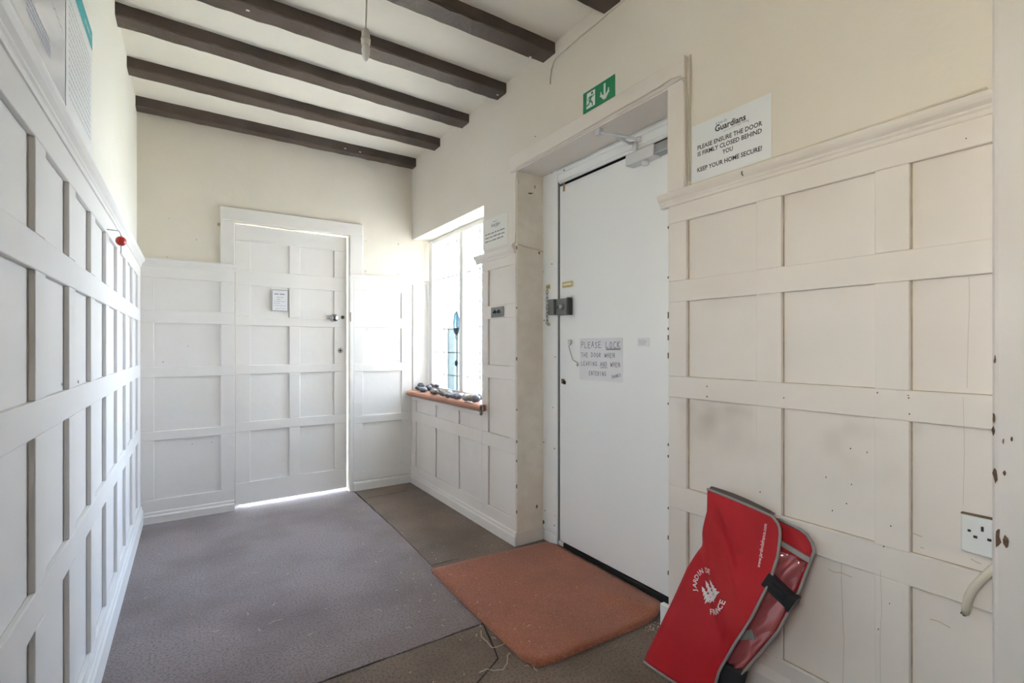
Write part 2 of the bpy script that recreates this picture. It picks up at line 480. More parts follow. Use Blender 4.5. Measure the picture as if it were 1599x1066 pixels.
tag(wall_near, 'unseen brown wood wall behind the viewer, colour set to limit bounced light', 'wall', kind='structure')
rw = empty('fill_window', (-0.36, 0.0, RZ0), 'unseen plain window added in the left wall beside the viewer for fill light', 'window', kind='structure')
for y in (RY0 + 0.02, (RY0 + RY1) / 2, RY1 - 0.02):
    box('window_bar', -0.40, -0.34, y - 0.02, y + 0.02, RZ0, RZ1, 'frame_white', rw, 0.003)
for y in ((RY0 + RY1) / 2 - (RY1 - RY0) / 4, (RY0 + RY1) / 2 + (RY1 - RY0) / 4):
    box('pane', -0.372, -0.368, y - (RY1 - RY0) / 4 + 0.03, y + (RY1 - RY0) / 4 - 0.03, RZ0 + 0.04, RZ1 - 0.04, 'glass_warm', rw)
for z in (RZ0 + 0.02, RZ1 - 0.02):
    box('window_rail', -0.395, -0.345, RY0 + 0.04, RY1 - 0.04, z - 0.02, z + 0.02, 'frame_white', rw, 0.003)

# ------------------------------------------------------------------ panelling
def wainscot(parent, axis, face, inward, a0, a1, z0, z1, cols, rows, m, depth=0.010, bev=0.0025):
    """rails, stiles and recessed panels; axis 'y' = boards run along Y at x=face, 'x' = along X at y=face"""
    def bx(name, p, q, r, s, d0, d1, b):
        f0, f1 = face - inward * d0, face - inward * d1
        if axis == 'y': return box(name, f0, f1, p, q, r, s, m, parent, b, 2 if b else 1)
        return box(name, p, q, f0, f1, r, s, m, parent, b, 2 if b else 1)
    rows = sorted(rows)
    edges = [z0] + [z for r in rows for z in r] + [z1]
    for i in range(0, len(edges), 2):
        if edges[i + 1] - edges[i] > 0.004:
            bx('rail', a0, a1, edges[i], edges[i + 1], 0, depth, bev)
    cols = sorted(cols)
    se = [a0] + [c for col in cols for c in col] + [a1]
    for (r0, r1) in rows:
        for i in range(0, len(se), 2):
            if se[i + 1] - se[i] > 0.004:
                bx('stile', se[i], se[i + 1], r0, r1, 0, depth, bev)
        for c0, c1 in cols:
            bx('panel', c0 - 0.006, c1 + 0.006, r0 - 0.006, r1 + 0.006, depth, depth + 0.0045, 0)

# left wall
lcols = [(1.094 + 0.3255 * i, 1.337 + 0.3255 * i) for i in range(-4, 8) if 1.094 + 0.3255 * i > 0.44]
wainscot(wall_left, 'y', PL, 1, RY1 + 0.02, YB - 0.02, 0.11, 1.60, lcols, [(0.15, 0.533), (0.608, 0.918), (0.991, 1.254), (1.328, 1.520)], 'paint', 0.012)
box('panel_board', PL - 0.012, PL, -1.55, RY1 + 0.019, 0.11, RZ0 - 0.03, 'paint', wall_left, 0.002)
# far wall, both sides of the door
brow = [(0.145, 0.513), (0.570, 0.907), (0.972, 1.248), (1.326, 1.531)]
wainscot(wall_back, 'x', PB, -1, PL - 0.01, DX0 - 0.003, 0.07, 1.620, [(-0.190, 0.168)], brow, 'paint_back')
wainscot(wall_back, 'x', PB, -1, DX1 + 0.028, PR + 0.005, 0.07, 1.620, [(1.109, 1.418)], brow, 'paint_back')
box('jamb_strip', DX1 + 0.001, DX1 + 0.027, PB - 0.002, YB, 0.0, 1.62, 'paint_back', wall_back, 0.002)
# board on the end of the window recess
box('reveal_board', 1.515, 1.655, PB + 0.004, YB, WZ0 + 0.03, 1.625, 'paint_back', wall_back, 0.002)
# right wall: under the window, pier, beyond the entrance
rrow = [(0.145, 0.502), (0.584, 0.913), (0.990, 1.265), (1.343, 1.559)]
wainscot(wall_right, 'y', PR, -1, WY0 + 0.001, PB - 0.001, 0.075, 0.700, [(3.390, 3.680), (3.020, 3.300), (2.655, 2.932)], [(0.145, 0.502), (0.584, 0.672)], 'paint_right')
wainscot(wall_right, 'y', PR, -1, EY1, WY0, 0.075, 1.625, [(2.300, 2.545)], rrow, 'paint_right')
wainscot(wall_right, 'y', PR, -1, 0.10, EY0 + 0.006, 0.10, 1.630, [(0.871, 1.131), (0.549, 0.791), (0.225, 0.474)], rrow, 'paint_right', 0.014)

M['tan_edge'] = mat('tan_strip', (0.50, 0.41, 0.29), 0.8, (0.36, 0.28, 0.19), 30, 1.0)
def edge_strips(cols, rows, x):  # thin tan strips along the lower and far edges of each panel recess
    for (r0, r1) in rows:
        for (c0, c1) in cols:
            box('edge_strip', x - 0.0022, x + 0.0008, c0, c1, r0 - 0.0006, r0 + 0.0016, 'tan_edge', wall_right)
            box('edge_strip', x - 0.0024, x + 0.0008, c1 - 0.0022, c1 + 0.0006, r0 + 0.0016, r1, 'tan_edge', wall_right)
edge_strips([(0.871, 1.131), (0.549, 0.791), (0.225, 0.474)], rrow, PR + 0.014)
edge_strips([(2.300, 2.545)], rrow, PR + 0.010)

def cap(z, k=1.0):
    return [(-0.014, z), (0.004, z), (0.006, z + 0.004), (0.006, z + 0.011), (0.010, z + 0.015), (0.010, z + 0.021), (0.018, z + 0.029),
            (0.023, z + 0.037), (0.025, z + 0.042), (0.025, z + 0.047), (0.020, z + 0.050), (-0.018, z + 0.052)]
sweep('rail_moulding', cap(1.592), (PL, RY1 + 0.02), (PL, YB - 0.02), (1, 0), 'paint', wall_left)
sweep('rail_moulding', cap(1.602), (PL, PB), (DX0 + 0.012, PB), (0, -1), 'paint_back', wall_back)
sweep('rail_moulding', cap(1.602), (DX1 - 0.002, PB), (1.498, PB), (0, -1), 'paint_back', wall_back)
sweep('rail_moulding', cap(1.602), (1.502, PB + 0.012), (1.655, PB + 0.012), (0, -1), 'paint_back', wall_back)
sweep('rail_moulding', cap(1.612), (PR, 2.245), (PR, 2.685), (-1, 0), 'paint_right', wall_right)
sweep('rail_moulding', cap(1.622), (PR, 0.10), (PR, 1.245), (-1, 0), 'paint_right', wall_right)

def skirt(name, h, t, p0, p1, out, m, label):
    prof = [(-0.012, 0.0), (t, 0.0), (t, h - 0.028), (t - 0.005, h - 0.020), (t - 0.006, h - 0.006), (t - 0.010, h), (-0.012, h)]
    o = sweep(name, prof, p0, p1, out, m)
    return tag(o, label, 'baseboard', kind='structure')
skirt('baseboard_left', 0.115, 0.014, (PL, -1.55), (PL, PB), (1, 0), 'paint', 'white skirting board along the left panelled wall')
bb = skirt('baseboard_back', 0.072, 0.010, (PL + 0.013, PB), (DX0 - 0.004, PB), (0, -1), 'paint_back', 'low off-white skirting under the panelling of the far wall')
sweep('skirting_length', [(-0.01, 0), (0.010, 0), (0.010, 0.056), (0.006, 0.066), (-0.01, 0.068)], (DX1 + 0.028, PB), (PR - 0.008, PB), (0, -1), 'paint_back', bb)
br = skirt('baseboard_right', 0.078, 0.012, (PR, EY1 - 0.010), (PR, PB - 0.01), (-1, 0), 'paint_right', 'cream skirting board under the window and the pier')
sweep('skirting_length', [(-0.012, 0), (0.014, 0), (0.014, 0.078), (0.008, 0.092), (0.004, 0.102), (-0.012, 0.104)], (PR, 0.34), (PR, 1.149), (-1, 0), 'paint_right', br)
box('skirting_return', PR + 0.001, 1.684, EY1 - 0.012, EY1, 0.0, 0.072, 'paint_right', br, 0.002)
box('plinth_block', PR - 0.016, PR + 0.006, 1.150, 1.238, 0.0, 0.130, 'door_white', br, 0.003)

# ------------------------------------------------------------------ ceiling beams
def beam(yl, yr, d, zb, label, x0=XL, x1=XR, seed=0):
    rnd = random.Random(seed); n = 34
    zt = ZC + 0.004; c = 0.006
    V, Fc = [], []
    for i in range(n + 1):
        f = i / n; x = x0 + (x1 - x0) * f; y = yl + (yr - yl) * f
        j = lambda a=0.0022: rnd.uniform(-a, a)
        V += [(x, y + j(), zt), (x, y + j(), zb + c + j()), (x, y + c + j(), zb + j()),
              (x, y + d - c + j(), zb + j()), (x, y + d + j(), zb + c + j()), (x, y + d + j(), zt)]
    k = 6
    for i in range(n):
        for q in range(k - 1):
            Fc.append([i * k + q, (i + 1) * k + q, (i + 1) * k + q + 1, i * k + q + 1])
        Fc.append([i * k + 5, (i + 1) * k + 5, (i + 1) * k, i * k])
    Fc.append(list(range(k))); Fc.append([n * k + q for q in range(k)][::-1])
    o = mesh('ceiling_beam', V, Fc, 'beam')
    tag(o, label, 'beam', 'dark beams across the ceiling')
    return o
bs = [(1.020, 1.020, 'dark brown ceiling beam nearest the viewer, above the frame'),
      (1.468, 1.468, 'dark brown ceiling beam seen only by its end above the exit sign'),
      (1.905, 1.912, 'dark brown ceiling beam nearest the loose hanging cable'),
      (2.350, 2.362, 'dark brown ceiling beam directly behind the hanging bulb'),
      (2.745, 2.812, 'dark brown ceiling beam, third counting from the far wall'),
      (3.225, 3.251, 'dark brown ceiling beam, second counting from the far wall'),
      (3.700, 3.705, 'slimmest dark beam lying against the far wall')]
beams = []
for i, (a, b, l) in enumerate(bs[1:]):
    beams.append(beam(a, b, 0.105 if i < 5 else 0.078, 2.556 if i < 5 else 2.546, l, seed=i))
for bi, (x, dy, dz) in ((1, (1.42, 0.085, 0)), (2, (1.475, 0.04, 0)), (4, (-0.262, 0.0, 0.025)), (5, (0.95, 0.0, 0.014)), (5, (1.06, 0.0, 0.012)), (2, (0.2, 0.03, 0))):
    o = beams[bi]; yb = bs[bi + 1][1] - (0.003 if dy == 0 else 0)
    box('paint_fleck', x, x + 0.014, yb + dy - 0.001, yb + dy + (0.008 if dy else 0.003), 2.5525 + dz if dy else 2.55 + dz, 2.556 + dz if dy else 2.556 + dz, 'sign_white', o, 0.001)

# ------------------------------------------------------------------ far door (door_1) and its casing
tr = empty('trim_1', (0.63, YB, 0), 'off-white flat casing round the far door', 'door casing', kind='structure')
box('casing_leg', 0.165, DX0 - 0.002, PB + 0.002, YB, 1.653, 1.946, 'paint_back', tr, 0.003)
box('casing_leg', DX1 + 0.002, 1.108, PB + 0.002, YB, 1.653, 1.946, 'paint_back', tr, 0.003)
box('casing_head', 0.165, 1.108, PB + 0.002, YB, 1.946, 2.037, 'paint_back', tr, 0.003)
box('door_stop', DX0, DX0 + 0.030, YB + 0.062, YB + 0.085, 0.0, DZ, 'paint_back', tr, 0.002)
box('head_light_stop', DX0 + 0.030, DX0 + 0.42, YB + 0.064, YB + 0.085, DZ - 0.030, DZ, 'paint_back', tr, 0.002)  # hidden strip added to block the left part of the bright top gap
door = empty('door_1', (DX0 + 0.012, YB + 0.030, 0.030), 'white ten-panel interior door standing slightly ajar in the far wall', 'door', kind='structure')
dx0, dx1, dz0, dz1, dy = DX0 + 0.0006, DX1 - 0.010, 0.023, 1.934, YB + 0.006
dcols = [(0.343, 0.592), (0.663, 0.905)]
drows = [(0.172, 0.520), (0.586, 0.911), (0.972, 1.245), (1.307, 1.520), (1.622, 1.822)]
wainscot(door, 'x', dy, -1, dx0, dx1, dz0, dz1, dcols, drows, 'paint_back', 0.010)
box('leaf_back', dx0, dx1, dy + 0.0146, dy + 0.040, dz0, dz1, 'paint_back', door)
kx, kz = 0.895, 1.314
kn = lathe('knob', [(0.026, 0.0), (0.026, 0.004), (0.011, 0.008), (0.010, 0.022), (0.020, 0.030), (0.0275, 0.042), (0.0275, 0.050), (0.020, 0.060), (0.008, 0.064)], (kx, dy - 0.0005, kz), (0, -1, 0), 'knob_metal', door)
for (px, py, s) in ((536, 495, 0.009), (532.5, 547, 0.013)):
    p = onY(px, py, dy)
    e = lathe('escutcheon', [(s * 1.5, 0), (s * 1.5, 0.003), (s, 0.004)], (p.x, dy - 0.0005, p.z), (0, -1, 0), 'steel' if s > 0.01 else 'grime', door, 14)
    lathe('keyhole', [(s * 0.55, 0), (s * 0.55, 0.0012)], (p.x, dy - 0.0042, p.z), (0, -1, 0), 'dark', e, 10)
box('strike_plate', DX1 + 0.002, DX1 + 0.008, PB - 0.004, PB + 0.004, 1.29, 1.36, 'grime', tr, 0.001)
door.rotation_euler = (0, 0, math.radians(1.6))
# ajar: the free edge swings away from the room
box('casing_peg', 0.150, 0.164, YB - 0.012, YB, 1.905, 1.920, 'tape_brown', tr, 0.002)
# notice on the far door
fr = fB(dy - 0.0006, 0.478, 1.352)
n1 = slab('notice_sheet', 0.105, 0.150, fr, 'plastic_sleeve')
tag(n1, 'small printed notice with a dark border on the far panelled door', 'notice')
fr0 = fr
rects('border', [(0, 0, 0.105, 0.004), (0, 0, 0.004, 0.150), (0.101, 0, 0.105, 0.150), (0, 0.146, 0.105, 0.150)], fr, 0.0022, 'ink_grey', n1)
scribble_lines('heading', [(0.016, 0.088, 0.116)], fr, 'ink_grey', n1, th=0.009, seed=4)
scribble_lines('small_print', [(0.03, 0.075, 0.095), (0.03, 0.055, 0.080), (0.012, 0.088, 0.066), (0.012, 0.05, 0.052), (0.012, 0.092, 0.036), (0.02, 0.09, 0.016)], fr, 'ink_pale', n1, th=0.005, seed=5)
n1.rotation_euler = (0, 0, math.radians(1.6))
n1.location.y += 0.0065

# ------------------------------------------------------------------ window_1
win = empty('window_1', (1.66, 3.2, WZ0), 'tall two-light window with leaded glass beside the far corner', 'window', kind='structure')
XW = 1.66
box('frame_jamb', XW - 0.01, XW + 0.05, 3.700, 3.768, 0.745, WZ1 - 0.001, 'frame_white', win, 0.003)
box('frame_jamb', XW - 0.01, XW + 0.05, WY0, 2.66, 0.745, WZ1 - 0.001, 'frame_white', win, 0.003)
box('frame_head', XW - 0.009, XW + 0.05, 2.66, 3.70, 1.935, WZ1 - 0.001, 'frame_white', win, 0.003)
box('frame_rail', XW - 0.009, XW + 0.05, 2.66, 3.70, 0.745, 0.775, 'frame_white', win, 0.003)
box('mullion', XW - 0.022, XW + 0.05, 3.137, 3.192, 0.775, 1.935, 'frame_white', win, 0.004)
zr = [0.775, 0.880, 1.055, 1.238, 1.640, 1.935]
def lights(ys, tint):
    ys = sorted(ys)
    for i in range(len(ys) - 1):
        for j in range(len(zr) - 1):
            g = tint(i, j)
            box('pane', XW + 0.012, XW + 0.016, ys[i] + 0.001, ys[i + 1] - 0.001, zr[j] + 0.001, zr[j + 1] - 0.001, g, win)
    for y in ys[1:-1]:
        box('lead_came', XW + 0.009, XW + 0.019, y - 0.003, y + 0.003, zr[0], zr[-1], 'lead', win, 0.001)
    for z in zr[1:-1]:
        for i in range(len(ys) - 1):
            box('lead_came', XW + 0.0095, XW + 0.0185, ys[i] + 0.003, ys[i + 1] - 0.003, z - 0.003, z + 0.003, 'lead', win, 0.001)
lights([3.192, 3.295, 3.445, 3.520, 3.700], lambda i, j: ('glass_aqua' if i in (0, 1) and j in (0, 1, 2) else 'glass'))
lights([2.66, 2.80, 2.945, 3.137], lambda i, j: 'glass')
# blue oval, bottle-eye and swag
def ell(cy, cz, ry, rz, x, n=24): return [(x, cy + ry * math.cos(2 * math.pi * k / n), cz + rz * math.sin(2 * math.pi * k / n)) for k in range(n)]
def disc(name, cy, cz, ry, rz, m):
    a = ell(cy, cz, ry, rz, XW + 0.008); b = ell(cy, cz, ry, rz, XW + 0.012); n = len(a)
    return mesh(name, a + b, [list(range(n))[::-1], list(range(n, 2 * n))] + [[i, (i + 1) % n, n + (i + 1) % n, n + i] for i in range(n)], m, win)
disc('oval_pane', 3.295, 1.275, 0.046, 0.085, 'glass_blue')
disc('roundel', 3.295, 0.975, 0.020, 0.020, 'glass_grey')
tube('oval_came', ell(3.295, 1.275, 0.048, 0.088, XW + 0.008) + [ell(3.295, 1.275, 0.048, 0.088, XW + 0.008)[0]], 0.003, 'lead', win, 6)
tube('roundel_came', ell(3.295, 0.975, 0.022, 0.022, XW + 0.008) + [ell(3.295, 0.975, 0.022, 0.022, XW + 0.008)[0]], 0.003, 'lead', win, 6)
tube('drop_came', ell(3.295, 1.170, 0.012, 0.016, XW + 0.008) + [ell(3.295, 1.170, 0.012, 0.016, XW + 0.008)[0]], 0.003, 'lead', win, 6)
for s in (-1, 1):
    tube('swag_came', [(XW + 0.008, 3.295 + s * 0.085 * t, 1.46 - 0.055 * math.sin(math.pi * min(1, t * 1.25) * 0.9) + 0.01 * t) for t in [i / 10 for i in range(11)]], 0.003, 'lead', win, 6)
# sill
sp = [(1.462, 0.712), (1.455, 0.720), (1.453, 0.732), (1.458, 0.742), (1.468, 0.746)]
V, Fc = [], []
for y in (2.560, 3.764):
    V += [(x, y, z) for x, z in sp] + [(1.66, y, 0.748), (1.66, y, 0.735), (1.50, y, 0.706), (1.47, y, 0.706)]
n = 9
for i in range(n): Fc.append([i, (i + 1) % n, n + (i + 1) % n, n + i])
Fc.append(list(range(n))[::-1]); Fc.append(list(range(n, 2 * n)))
# the part over the pier is only the nosing: build recess and nosing separately
V1 = [v for v in V]
sill = mesh('sill', [(v[0], max(v[1], 2.622) if v[0] > 1.499 else v[1], v[2]) for v in V1], Fc, 'sill', win)
bm = bmesh.new(); bm.from_mesh(sill.data); bmesh.ops.recalc_face_normals(bm, faces=bm.faces); bm.to_mesh(sill.data); bm.free()

# ------------------------------------------------------------------ pebbles on the sill
def pebble(px, py, wpx, hpx, X, m, label, seed):
    p = onX(px, py, X); dist = p.x * SN + p.y * CS
    ry = wpx / F * dist * 0.74; rz = hpx / F * dist * 0.66; rx = (ry + rz) * 0.5
    bm = bmesh.new(); bmesh.ops.create_icosphere(bm, subdivisions=2, radius=1)
    off = Vector((seed * 3.1, seed * 1.7, 0))
    for v in bm.verts:
        k = 1 + 0.30 * noise.noise(v.co * 1.3 + off) + 0.10 * noise.noise(v.co * 3 + off)
        v.co = Vector((v.co.x * rx * k, v.co.y * ry * k, v.co.z * rz * k))
    zmin = min(v.co.z for v in bm.verts)
    me = bpy.data.meshes.new('pebble'); bm.to_mesh(me); bm.free()
    for q in me.polygons: q.use_smooth = True
    me.materials.append(m)
    o = link('pebble', me, (X, p.y, max(p.z, 0.747 - zmin)))
    if p.z < 0.775: o.location.z = 0.7475 - zmin
    o.rotation_euler = (0, 0, random.uniform(-0.5, 0.5))
    tag(o, label, 'pebble', 'pebbles along the window sill')
    return o
def pm(name, a, b): return mat(name, a, 0.45, b, 38, 1.0, bump=(60, 0.002))
PM = {'dark': pm('dark_slate_stone', (0.045, 0.045, 0.05), (0.11, 0.11, 0.115)), 'brown': pm('brown_stone', (0.13, 0.095, 0.075), (0.22, 0.17, 0.14)),
      'grey': pm('grey_stone', (0.17, 0.17, 0.175), (0.09, 0.09, 0.095)), 'pale': pm('pale_stone', (0.42, 0.41, 0.40), (0.22, 0.21, 0.20)),
      'olive': pm('mottled_stone', (0.20, 0.16, 0.08), (0.40, 0.37, 0.32)), 'purple': pm('purplish_stone', (0.085, 0.065, 0.085), (0.30, 0.29, 0.31))}
peb = [(657.0, 602, 10, 7, 1.585, 'dark', 'dark stone leaning highest against the far end of the window sill'),
       (653.5, 607, 10, 5, 1.535, 'dark', 'black stone at the far left end of the window sill'),
       (660.5, 610, 12, 6, 1.505, 'grey', 'blue-grey stone at the front, nearest the far corner'),
       (669.5, 605, 9, 7, 1.585, 'dark', 'dark stone behind the front row, beside the window jamb'),
       (675.0, 601, 6, 5, 1.625, 'brown', 'small reddish stone by the foot of the window jamb'),
       (682.0, 602, 9, 4, 1.640, 'dark', 'black stone touching the foot of the leaded glass'),
       (676.0, 608, 10, 6, 1.535, 'grey', 'grey stone in front of the small reddish one'),
       (679.0, 614, 14, 6, 1.495, 'brown', 'long brown stone at the front of the sill'),
       (688.0, 610, 11, 5, 1.570, 'grey', 'flat grey stone behind the long brown one'),
       (691.5, 616, 11, 7, 1.490, 'brown', 'dark brown stone lying right of the long brown one'),
       (701.5, 612, 9, 6, 1.540, 'pale', 'stone with a white ring near the middle of the sill'),
       (699.5, 620, 10, 6, 1.480, 'grey', 'rounded grey stone below the white-ringed one'),
       (711.0, 615, 10, 6, 1.545, 'pale', 'pale stone behind the purplish one'),
       (712.5, 622, 17, 8, 1.480, 'purple', 'large purplish stone with white streaks'),
       (721.0, 617, 9, 6, 1.550, 'pale', 'pale stone at the foot of the mullion'),
       (727.5, 623, 11, 9, 1.485, 'pale', 'pale rounded stone right of the purplish one'),
       (735.0, 623, 9, 9, 1.495, 'olive', 'mottled yellowish stone near the pier'),
       (742.5, 622, 11, 10, 1.500, 'grey', 'grey stone beside the yellowish one'),
       (748.5, 622, 5, 9, 1.560, 'dark', 'dark upright stone against the pier')]
for i, (a, b, w, h_, X, m, l) in enumerate(peb):
    pebble(a, b, w, h_, X, PM[m], l, i)
# frayed bundle on the end of the sill
tw = empty('wire_tangle', (1.455, 2.556, 0.70), 'small frayed dark tangle at the near end of the window sill', 'tangle')
rnd = random.Random(3)
for k in range(6):
    pts = []
    a0 = rnd.uniform(0, 6.28)
    for i in range(9):
        t = i / 8; a = a0 + t * 5.5
        pts.append((1.456 + rnd.uniform(-.006, .006), 2.553 + 0.017 * math.cos(a) * (0.5 + t * 0.6), 0.728 + 0.026 * math.sin(a) - 0.016 * t))
    tube('strand', pts, 0.0022, ('black', 'grime', 'cable')[k % 3], tw, 6)

# ------------------------------------------------------------------ entrance recess and front door (door_2)
tr2 = empty('trim_2', (XR, 1.72, 1.6), 'cream flat casing round the entrance recess', 'door casing', kind='structure')
box('casing_head', 1.497, XR, 1.136, 2.300, EZ, 2.158, 'paint_right', tr2, 0.003)
box('casing_leg', 1.494, XR, 1.136, 1.212, 1.676, EZ - 0.001, 'paint_right', tr2, 0.003)
box('casing_block', 1.494, 1.4965, 1.136, 1.206, EZ, 2.158, 'paint_right', tr2)
box('jamb_lining', PR + 0.002, 1.684, EY1 - 0.008, EY1, 0.072, EZ, 'paint_stained', tr2, 0.002)
box('jamb_lining', PR + 0.002, 1.684, EY0, EY0 + 0.008, 0.0, EZ, 'paint_right', tr2, 0.002)
box('soffit_lining', PR + 0.002, 1.684, EY0 + 0.008, EY1 - 0.008, EZ - 0.008, EZ, 'paint_right', tr2, 0.002)

d2 = empty('door_2', (1.69, 1.70, 0), 'plain white front door with lock and handwritten sign', 'door', kind='structure')
XD = 1.698
box('frame_post', 1.684, 1.74, 2.108, EY1 - 0.001, 0.062, EZ, 'door_white', d2, 0.003)
box('post_plinth', 1.681, 1.74, 2.110, EY1 - 0.014, 0.0, 0.060, 'door_white', d2, 0.003)
box('frame_post', 1.684, 1.74, EY0 + 0.001, 1.265, 0.0, EZ, 'door_white', d2, 0.003)
box('frame_head', 1.688, 1.74, 1.265, 2.108, 2.005, EZ, 'door_white', d2, 0.002)
sweep('head_bead', [(0, 2.040), (0.012, 2.044), (0.016, 2.052), (0.012, 2.060), (0.005, 2.064), (0, 2.074)], (1.690, 1.265), (1.690, 2.108), (-1, 0), 'door_white', d2)
tube('draught_strip', [(1.690, 2.090, 1.997), (1.690, 1.27, 1.997)], 0.009, 'door_white', d2, 12)
box('leaf', XD, XD + 0.042, 1.270, 2.104, 0.034, 1.980, 'door_white', d2, 0.003)
box('leaf_backing', XD + 0.022, XD + 0.042, 1.266, 2.107, 1.95, 2.006, 'dark', d2)
box('threshold', XD - 0.006, XD + 0.045, 1.270, 2.104, 0.0, 0.030, 'dark', d2, 0.002)
box('weather_tab', XD - 0.007, XD - 0.001, 2.065, 2.103, 0.012, 0.036, 'paint_right', d2, 0.001)
box('post_filler', 1.690, 1.74, 2.104, 2.1085, 0.03, 2.0, 'lead', d2)
box('outer_skin', 1.75, 1.86, EY0, EY1, -0.008, EZ, 'dark', d2)
# night latch
lk = box('night_latch', XD - 0.034, XD - 0.0005, 1.993, 2.094, 1.270, 1.358, 'lockgrey', d2, 0.004, 2)
box('latch_keep', 1.652, 1.6835, 2.100, 2.150, 1.274, 1.360, 'lockgrey', d2, 0.004, 2)
lathe('latch_knob', [(0.017, 0), (0.017, 0.010), (0.014, 0.016), (0.006, 0.018)], (XD - 0.034, 2.040, 1.314), (-1, 0, 0), 'steel', lk, 18)
lathe('latch_button', [(0.009, 0), (0.009, 0.003), (0.006, 0.004)], (XD - 0.034, 2.076, 1.314), (-1, 0, 0), 'black', lk, 14)
box('latch_end', XD - 0.036, XD - 0.004, 1.990, 2.004, 1.268, 1.360, 'black', lk, 0.002)
# chain
ch = box('chain_plate', 1.678, 1.6835, 2.168, 2.200, 1.424, 1.448, 'brass', d2, 0.001)
for k, yy in enumerate((2.176, 2.192)):
    lathe('screw', [(0.0045, 0), (0.003, 0.002)], (1.678, yy, 1.436), (-1, 0, 0), 'grime', ch, 10)
def torus_link(cy, cz, ry, rz, x, rot):
    n = 14; pts = []
    for k in range(n + 1):
        a = 2 * math.pi * k / n
        u = ry * math.cos(a)
        pts.append((x - (u if rot else 0) * 0.6, cy + (0 if rot else u), cz + rz * math.sin(a)))
    return pts
z = 1.420
for k in range(9):
    tube('chain_link', torus_link(2.183, z - 0.013, 0.0085, 0.0135, 1.672, k % 2), 0.0021, 'steel' if k % 2 else 'lockgrey', d2, 5)
    z -= 0.0212
box('chain_end', 1.676, 1.6835, 2.166, 2.188, 1.216, 1.232, 'brass', d2, 0.002)
tk = box('chain_track', XD - 0.007, XD - 0.0005, 1.990, 2.074, 1.420, 1.450, 'brass', d2, 0.002)
box('track_slot', XD - 0.0085, XD - 0.006, 1.998, 2.064, 1.430, 1.440, 'paper_warm', tk, 0.001)
# bent wire pull and lower keyhole
p0 = onX(889.5, 536, XD)
tube('wire_pull', [onX(892, 531, XD - 0.004), onX(891, 537, XD - 0.012), onX(888, 540, XD - 0.016), onX(891, 551, XD - 0.016), onX(894.5, 562, XD - 0.014), onX(899, 564.5, XD - 0.010), onX(902, 566.5, XD - 0.006), onX(903, 570, XD - 0.006), onX(901.5, 571.5, XD - 0.006), onX(900.5, 568, XD - 0.006)], 0.0024, 'steel', d2, 6)
box('pull_fixing', XD - 0.008, XD - 0.0005, p0.y - 0.016, p0.y + 0.008, p0.z - 0.006, p0.z + 0.020, 'silver', d2, 0.002)
kp = onX(881.5, 595.5, XD)
kh = box('mortice_cover', XD - 0.006, XD - 0.0005, kp.y - 0.003, kp.y + 0.022, kp.z - 0.012, kp.z + 0.014, 'grime', d2, 0.002)
lathe('keyhole_flap', [(0.011, 0), (0.011, 0.004), (0.004, 0.006)], (XD - 0.006, kp.y - 0.008, kp.z - 0.004), (-1, 0, 0), 'dark', kh, 14)
# closer
cl = box('door_closer', XD - 0.055, XD - 0.0005, 1.405, 1.565, 1.915, 1.965, 'silver', d2, 0.004, 2)
cl_pts = cl
box('closer_end', XD - 0.052, XD - 0.001, 1.330, 1.405, 1.918, 1.962, 'steel', cl, 0.006, 2)
lathe('closer_valve', [(0.016, 0), (0.017, 0.010), (0.013, 0.018), (0.004, 0.020)], (XD - 0.030, 1.470, 1.914), (0, 0, -1), 'socket', cl, 16)
lathe('closer_pivot', [(0.012, 0), (0.012, 0.05), (0.008, 0.055)], (XD - 0.030, 1.530, 1.964), (0, 0, 1), 'silver', cl, 14)
A = onX(932, 203, 1.515) ; A = Vector((1.530, A.y * 1.53 / 1.515, 2.060))
A = onZ(934, 206, 2.050); A.x = max(A.x, 1.512)
B = onX(997, 217, 1.600)
Cc = onX(982, 224, 1.640)
box('arm_bracket', A.x - 0.006, A.x + 0.020, A.y - 0.010, A.y + 0.020, 2.040, 2.068, 'silver', cl, 0.002)
tube('closer_arm', [A, B], 0.006, 'silver', cl, 8)
tube('closer_arm', [A * 0.62 + B * 0.38, Cc, Vector((XD - 0.030, 1.530, 2.015))], 0.006, 'silver', cl, 8)
lathe('arm_joint', [(0.010, 0), (0.010, 0.016), (0.006, 0.018)], (B.x, B.y, B.z - 0.008), (0, 0, 1), 'silver', cl, 12)
# small bits on the door
fr = fR(XD - 0.0004, 2.073, 1.944)
tp = slab('tape_piece', 0.016, 0.044, fr, 'tape_brown'); tag(tp, 'short strip of brown tape at the top of the front door', 'tape')
a = onX(996, 529, XD); fr = fR(XD - 0.0004, a.y, a.z - 0.035)
st = slab('sticker', 0.068, 0.040, fr, 'paper'); tag(st, 'tiny white printed sticker right of the handwritten sign', 'sticker')
scribble_lines('small_print', [(0.008, 0.050, 0.026), (0.008, 0.056, 0.018), (0.008, 0.046, 0.010)], fr, 'ink_pale', st, th=0.0035, seed=8)

